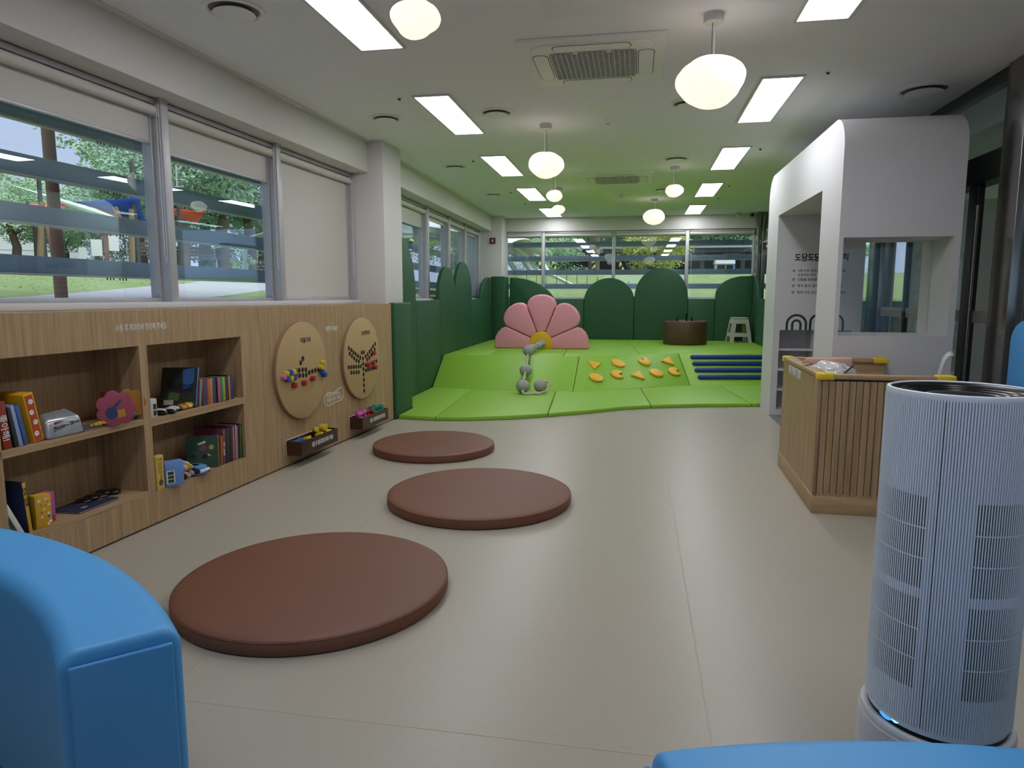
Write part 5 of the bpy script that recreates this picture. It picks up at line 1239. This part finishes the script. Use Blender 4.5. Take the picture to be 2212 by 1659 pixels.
MB().hexa([(-9, 6, 2.0), (-.6, 6, 2.0), (-.6, 14, 2.0), (-9, 14, 2.0), (-9, 6, 6.6), (-.6, 6, 5.3), (-.6, 14, 5.3), (-9, 14, 6.6)]).build('upper_storey', mat('roof_grey', (.42, .43, .46), .7), t)
# play rig behind the building: white membrane roof, tubes and striped ropes
t = thing('membrane_roof', 'white membrane canopy with bent white tubes seen through the far left and back windows', 'canopy', (-6, 22, 2.0))
vs = []; n = 10
for i in range(n + 1):
    for j in range(n + 1):
        u, v = i / n * 2 - 1, j / n * 2 - 1
        vs.append((u * 4.2 - 1.5, v * 4.5, 1.2 + .7 * (1 - u * u) - .45 * v * v + .9 * (v > 2)))
o = MB().add(vs, [(i * (n + 1) + j, (i + 1) * (n + 1) + j, (i + 1) * (n + 1) + j + 1, i * (n + 1) + j + 1) for i in range(n) for j in range(n)]).build('membrane', mat('membrane_white', (.80, .80, .82), .7), t, smooth=True)
s_ = o.modifiers.new('thick', 'SOLIDIFY'); s_.thickness = .01
for dx in (0, .55, 1.1): MB().tube([(-.1 + dx, 2.0, 1.6), (.8 + dx, 2.0, 1.25), (1.5 + dx, 2.0, .75), (2.2 + dx, 2.0, -.3)], .10, 14).build('tube_leg', M_WPAINT, t, smooth=True)
for px, py in ((-5.4, -3.8), (2.4, -4.2), (-5.4, 4.0)): MB().cyl((px, py, -1.2), (px * .95, py * .95, 1.0), .06, 10).build('mast', M_WPAINT, t, smooth=True)
def stripemat():
    m = bpy.data.materials.new('rope_stripes'); m.use_nodes = True; nt = m.node_tree; b = nt.nodes['Principled BSDF']; b.inputs['Roughness'].default_value = .7
    tc = nt.nodes.new('ShaderNodeTexCoord'); wv = nt.nodes.new('ShaderNodeTexWave'); wv.bands_direction = 'Z'; wv.inputs['Scale'].default_value = 2.2
    cr = nt.nodes.new('ShaderNodeValToRGB'); cr.color_ramp.interpolation = 'CONSTANT'; cr.color_ramp.elements[0].color = (.55, .47, .16, 1); cr.color_ramp.elements[1].position = .5; cr.color_ramp.elements[1].color = (.015, .015, .015, 1)
    mp = nt.nodes.new('ShaderNodeMapping'); mp.inputs['Rotation'].default_value = (.6, 0, 0)
    nt.links.new(tc.outputs['Object'], mp.inputs[0]); nt.links.new(mp.outputs[0], wv.inputs['Vector']); nt.links.new(wv.outputs['Fac'], cr.inputs['Fac']); nt.links.new(cr.outputs['Color'], b.inputs['Base Color'])
    return m
M_STR = stripemat()
def stripe(label, a, b):
    a, b = Vector(a), Vector(b); d = b - a
    o = MB().cyl((0, 0, 0), (0, 0, d.length), .055, 12).build('padded_strut', M_STR, None, loc=a, smooth=True)
    o.rotation_euler = d.to_track_quat('Z', 'Y').to_euler()
    tag(o, label, 'strut', 'yellow and black striped struts')
stripe('yellow and black striped strut slanting left of the first back window post', (-3.3, 22, 2.75), (-2.65, 22, 1.75))
stripe('yellow and black striped strut just right of the first back window post', (-2.75, 22, 2.65), (-2.4, 22, 1.85))
stripe('upright yellow and black striped strut in front of the thick trunk', (-1.36, 21, 2.85), (-1.26, 21, 1.66))
stripe('yellow and black striped strut slanting left of the third back window post', (-.62, 22, 2.6), (-.28, 22, 1.85))
stripe('yellow and black striped strut crossing the window behind the white column, upper', (-6.4, 16.4, 2.35), (-5.9, 16.0, 2.75))
stripe('yellow and black striped strut crossing the window behind the white column, lower', (-6.1, 16.8, 2.2), (-5.55, 16.6, 2.85))
t = thing('steel_handrail', 'grey steel handrail tube descending across the second back window', 'handrail', (-2.23, 19, 0))
MB().tube([(-.5, 0, 2.18), (0, 0, 1.99), (.83, 0, 1.586), (1.3, 0, 1.36)], .045, 12).build('rail', M_ALU, t, smooth=True)
MB().tube([(.2, .02, 1.76), (.83, .02, 1.46), (1.3, .02, 1.24)], .014, 8).build('lower_rail', M_DARK, t, smooth=True)
t = thing('garden_fence', 'row of thin black fence rods with a top rail outside the first back windows', 'fence', (-3.2, 18.3, 1.36 + .17 * 1.8 - .02))
for i in range(12): MB().cyl((i * .27, 0, -.1), (i * .27, 0, .42 if i < 6 else .42 - (i - 5) * .035), .008, 6).build('rod', M_DARK, t)
MB().cyl((0, 0, .42), (1.6, 0, .42), .010, 6).build('rail', M_DARK, t)
# pavilion, kiosk and car beyond the back lawn
t = thing('pavilion', 'long dark flat roofed pavilion with strip lamps beyond the back lawn', 'pavilion', (0, 35, 2.32))
MB().box(-4.6, 9.5, -.5, 4.5, 1.25, 1.55).build('roof', mat('pavilion_roof', (.035, .037, .045), .6), t)
MB().box(-4.6, 9.5, -.55, -.5, 1.46, 1.58).build('roof_edge', mat('fascia_grey', (.45, .46, .48), .5), t)
MB().box(-4.6, 9.5, 4.0, 4.1, -1.4, 1.25).build('back_wall', mat('pavilion_wall', (.05, .052, .062), .7, noise=.5, scale=3, stretch=(8, 1, .2)), t)
for x in (-4.2, -2.2, -.2, 1.5, 3.1, 5.0, 7.0, 9.0): MB().box(x - .09, x + .09, 0, .18, -1.4, 1.25).build('post', mat('pavilion_post', (.10, .10, .115), .6), t)
for x in (-1.3, .7, 2.4, 4.6, 6.4): MB().box(x - .4, x + .4, 1.0, 1.1, 1.19, 1.22).build('strip_lamp', emit('strip_lamp', (.9, .95, 1), 1.6), t)
t = thing('ticket_kiosk', 'small white booth with a blue edge and dark windows in front of the pavilion', 'booth', (3.95, 33, 1.9))
MB().box(-.43, .38, 0, .7, -.96, 1.05).build('booth_body', M_WPAINT, t)
MB().hexa([(-.47, -.12, 1.05), (.42, -.12, 1.05), (.42, .75, 1.05), (-.47, .75, 1.05), (-.43, -.06, 1.26), (.40, -.06, 1.26), (.40, .72, 1.30), (-.43, .72, 1.30)]).build('awning', M_PRN, t)
MB().box(.38, .43, -.01, .7, -.5, 1.25).build('blue_edge', pmat('3f7fd0'), t); MB().box(-.43, .42, -.07, -.055, 1.235, 1.27).build('red_edge', pmat('c86a4e'), t)
MB().box(-.36, -.01, -.01, 0, .72, 1.0).box(.04, .34, -.01, 0, .72, 1.0).build('pane', M_BLACK, t)
def car():
    t = thing('car', 'white car parked behind the corner arch, before the pavilion', 'car', (4.2, 30.5, tz(0, 30.5)), .1)
    b = [(-1.6, .25), (1.6, .25), (1.68, .55), (1.45, .72), (.95, .78), (-1.2, .80), (-1.62, .70), (-1.7, .45)]
    MB().prism(b, -.75, .75).build('body', M_PRN, t, bevel=.06, seg=3)
    c = [(-1.25, .79), (.95, .77), (.35, 1.18), (-.15, 1.24), (-.9, 1.2)]
    MB().prism(c, -.64, .64).build('cabin', M_BLACK, t, bevel=.05, seg=3)
    MB().prism([(-.95, 1.17), (.33, 1.16), (-.1, 1.26), (-.8, 1.24)], -.6, .6).build('roof', M_PRN, t, bevel=.03)
    for x in (-1.05, 1.05):
        for y in (-.7, .56): MB().cyl((x, y, .28), (x, y + .15, .28), .28, 20).build('wheel', M_BLACK, t, smooth=True)
    for y in (-.5, .5): MB().ball((1.62, y, .58), (.06, .16, .07), 10, 8).build('headlamp', M_ALU, t, smooth=True)
car()

# ------------------------------------------------------------------ pieces that belong to a part sit under that part
SUB = {'shoe_kiosk': {'rule_wall': ('lettering', 'bullet', 'rainbow_print', 'shelf', 'shelf_back', 'shelf_divider'), 'window_wall': ('window_glass',)},
       'air_purifier': {'ribbed_body': ('intake_slots', 'intake_bar', 'panel_seam', 'body_foot'), 'black_band': ('status_light',), 'outlet_rings': ('display', 'display_ring'), 'ribbed_base': ('base_shoulder',)},
       'peg_board': {'disc': ('peg_holes', 'edge_band', 'lettering')}, 'peg_tray': {'front_plate': ('lettering',), 'back_plate': ('backing_edge',)},
       'information_desk': {'side_panel': ('lettering',), 'groove_board': ('slat_panel', 'slat_rail')},
       'ceiling_air_conditioner': {'intake': ('grille', 'latch'), 'fascia': ('slot', 'air_flap')},
       'book': {'cover': ('cover_print',), 'spine': ('lettering',)}, 'shelf_wall': {'front_panel': ('lettering', 'speech_outline')},
       'curved_sofa': {'backrest': ('end_panel',)}, 'game_box': {'side_print': ('face_print', 'eye_print')}, 'carton': {'carton_body': ('flower_print', 'dot_print', 'window', 'print', 'lettering', 'picture', 'label')},
       'board_book': {'cover': ('picture', 'pages')}, 'snack_bag': {'pouch': ('red_label', 'lettering')}, 'smoke_detector': {'housing': ('sensor',)}, 'security_camera': {'mount': ('dome',)},
       'roller_blind': {'sheet': ('bottom_bar',), 'roller': ('bracket',)}, 'floor_cushion': {'pad': ('piping',)}, 'toy_dish': {'ring': ('label',)}, 'ticket_kiosk': {'booth_body': ('pane', 'blue_edge'), 'awning': ('red_edge',)},
       'pavilion': {'roof': ('roof_edge', 'strip_lamp')}, 'building': {'wall': ('panel_joints',)}, 'sun_louver': {'blade': ('lower_lip', 'bracket_bolts')}, 'notice_board': {'board_face': ('print',)}, 'person': {'jacket': ('shirt',)}, 'car': {'body': ('headlamp',), 'cabin': ('roof',)}}
stem = lambda n: n.rsplit('.', 1)[0] if n[-4:-3] == '.' else n
for root in [o for o in bpy.data.objects if o.parent is None and stem(o.name) in SUB]:
    ch = list(root.children)
    for holder, names in SUB[stem(root.name)].items():
        h = next((c for c in ch if stem(c.name) == holder), None)
        if h is None or tuple(h.location) != (0, 0, 0): continue
        for c in ch:
            if stem(c.name) in names: c.parent = h

# ------------------------------------------------------------------ world, camera, view
w = bpy.data.worlds.new('overcast'); SC.world = w; w.use_nodes = True; nt = w.node_tree; bg = nt.nodes['Background']
tc = nt.nodes.new('ShaderNodeTexCoord'); nz = nt.nodes.new('ShaderNodeTexNoise'); nz.inputs['Scale'].default_value = 2.5; nz.inputs['Detail'].default_value = 4
cr = nt.nodes.new('ShaderNodeValToRGB'); cr.color_ramp.elements[0].color = (.50, .58, .82, 1); cr.color_ramp.elements[1].color = (.58, .66, .87, 1)
nt.links.new(tc.outputs['Generated'], nz.inputs['Vector']); nt.links.new(nz.outputs['Fac'], cr.inputs['Fac']); nt.links.new(cr.outputs['Color'], bg.inputs['Color'])
bg.inputs['Strength'].default_value = .86
sl = bpy.data.lights.new('soft_sun', 'SUN'); sl.energy = 3.2; sl.angle = .9; sl.color = (1, .98, .95); so = bpy.data.objects.new('soft_sun', sl); COL.objects.link(so); so.location = (20, -5, 30)
so.rotation_euler = Vector((-.5, .12, -.86)).to_track_quat('-Z', 'Y').to_euler()
cam = bpy.data.cameras.new('camera'); co = bpy.data.objects.new('camera', cam); COL.objects.link(co); SC.camera = co
yaw, pit, rol = .17966, .12732, .0009
fw = Vector((-sin(yaw) * cos(pit), cos(yaw) * cos(pit), -sin(pit))); rt = Vector((cos(yaw), sin(yaw), 0)); up = rt.cross(fw)
r2 = rt * cos(rol) + up * sin(rol); u2 = up * cos(rol) - rt * sin(rol)
mw = Matrix((r2, u2, -fw)).transposed().to_4x4(); mw.translation = (0, 0, 1.45); co.matrix_world = mw
cam.sensor_width = 36; cam.lens = 1475.5 / 2212 * 36; cam.clip_start = .02; cam.clip_end = 300
vs_ = SC.view_settings; vs_.view_transform = 'Standard'; vs_.look = 'None'; vs_.exposure = 0.42; vs_.gamma = 1.0; vs_.use_curve_mapping = False
SC.display_settings.display_device = 'sRGB'
SC.cycles.use_denoising = True
SC.cycles.max_bounces = 8; SC.cycles.transparent_max_bounces = 16; SC.cycles.caustics_reflective = False; SC.cycles.caustics_refractive = False
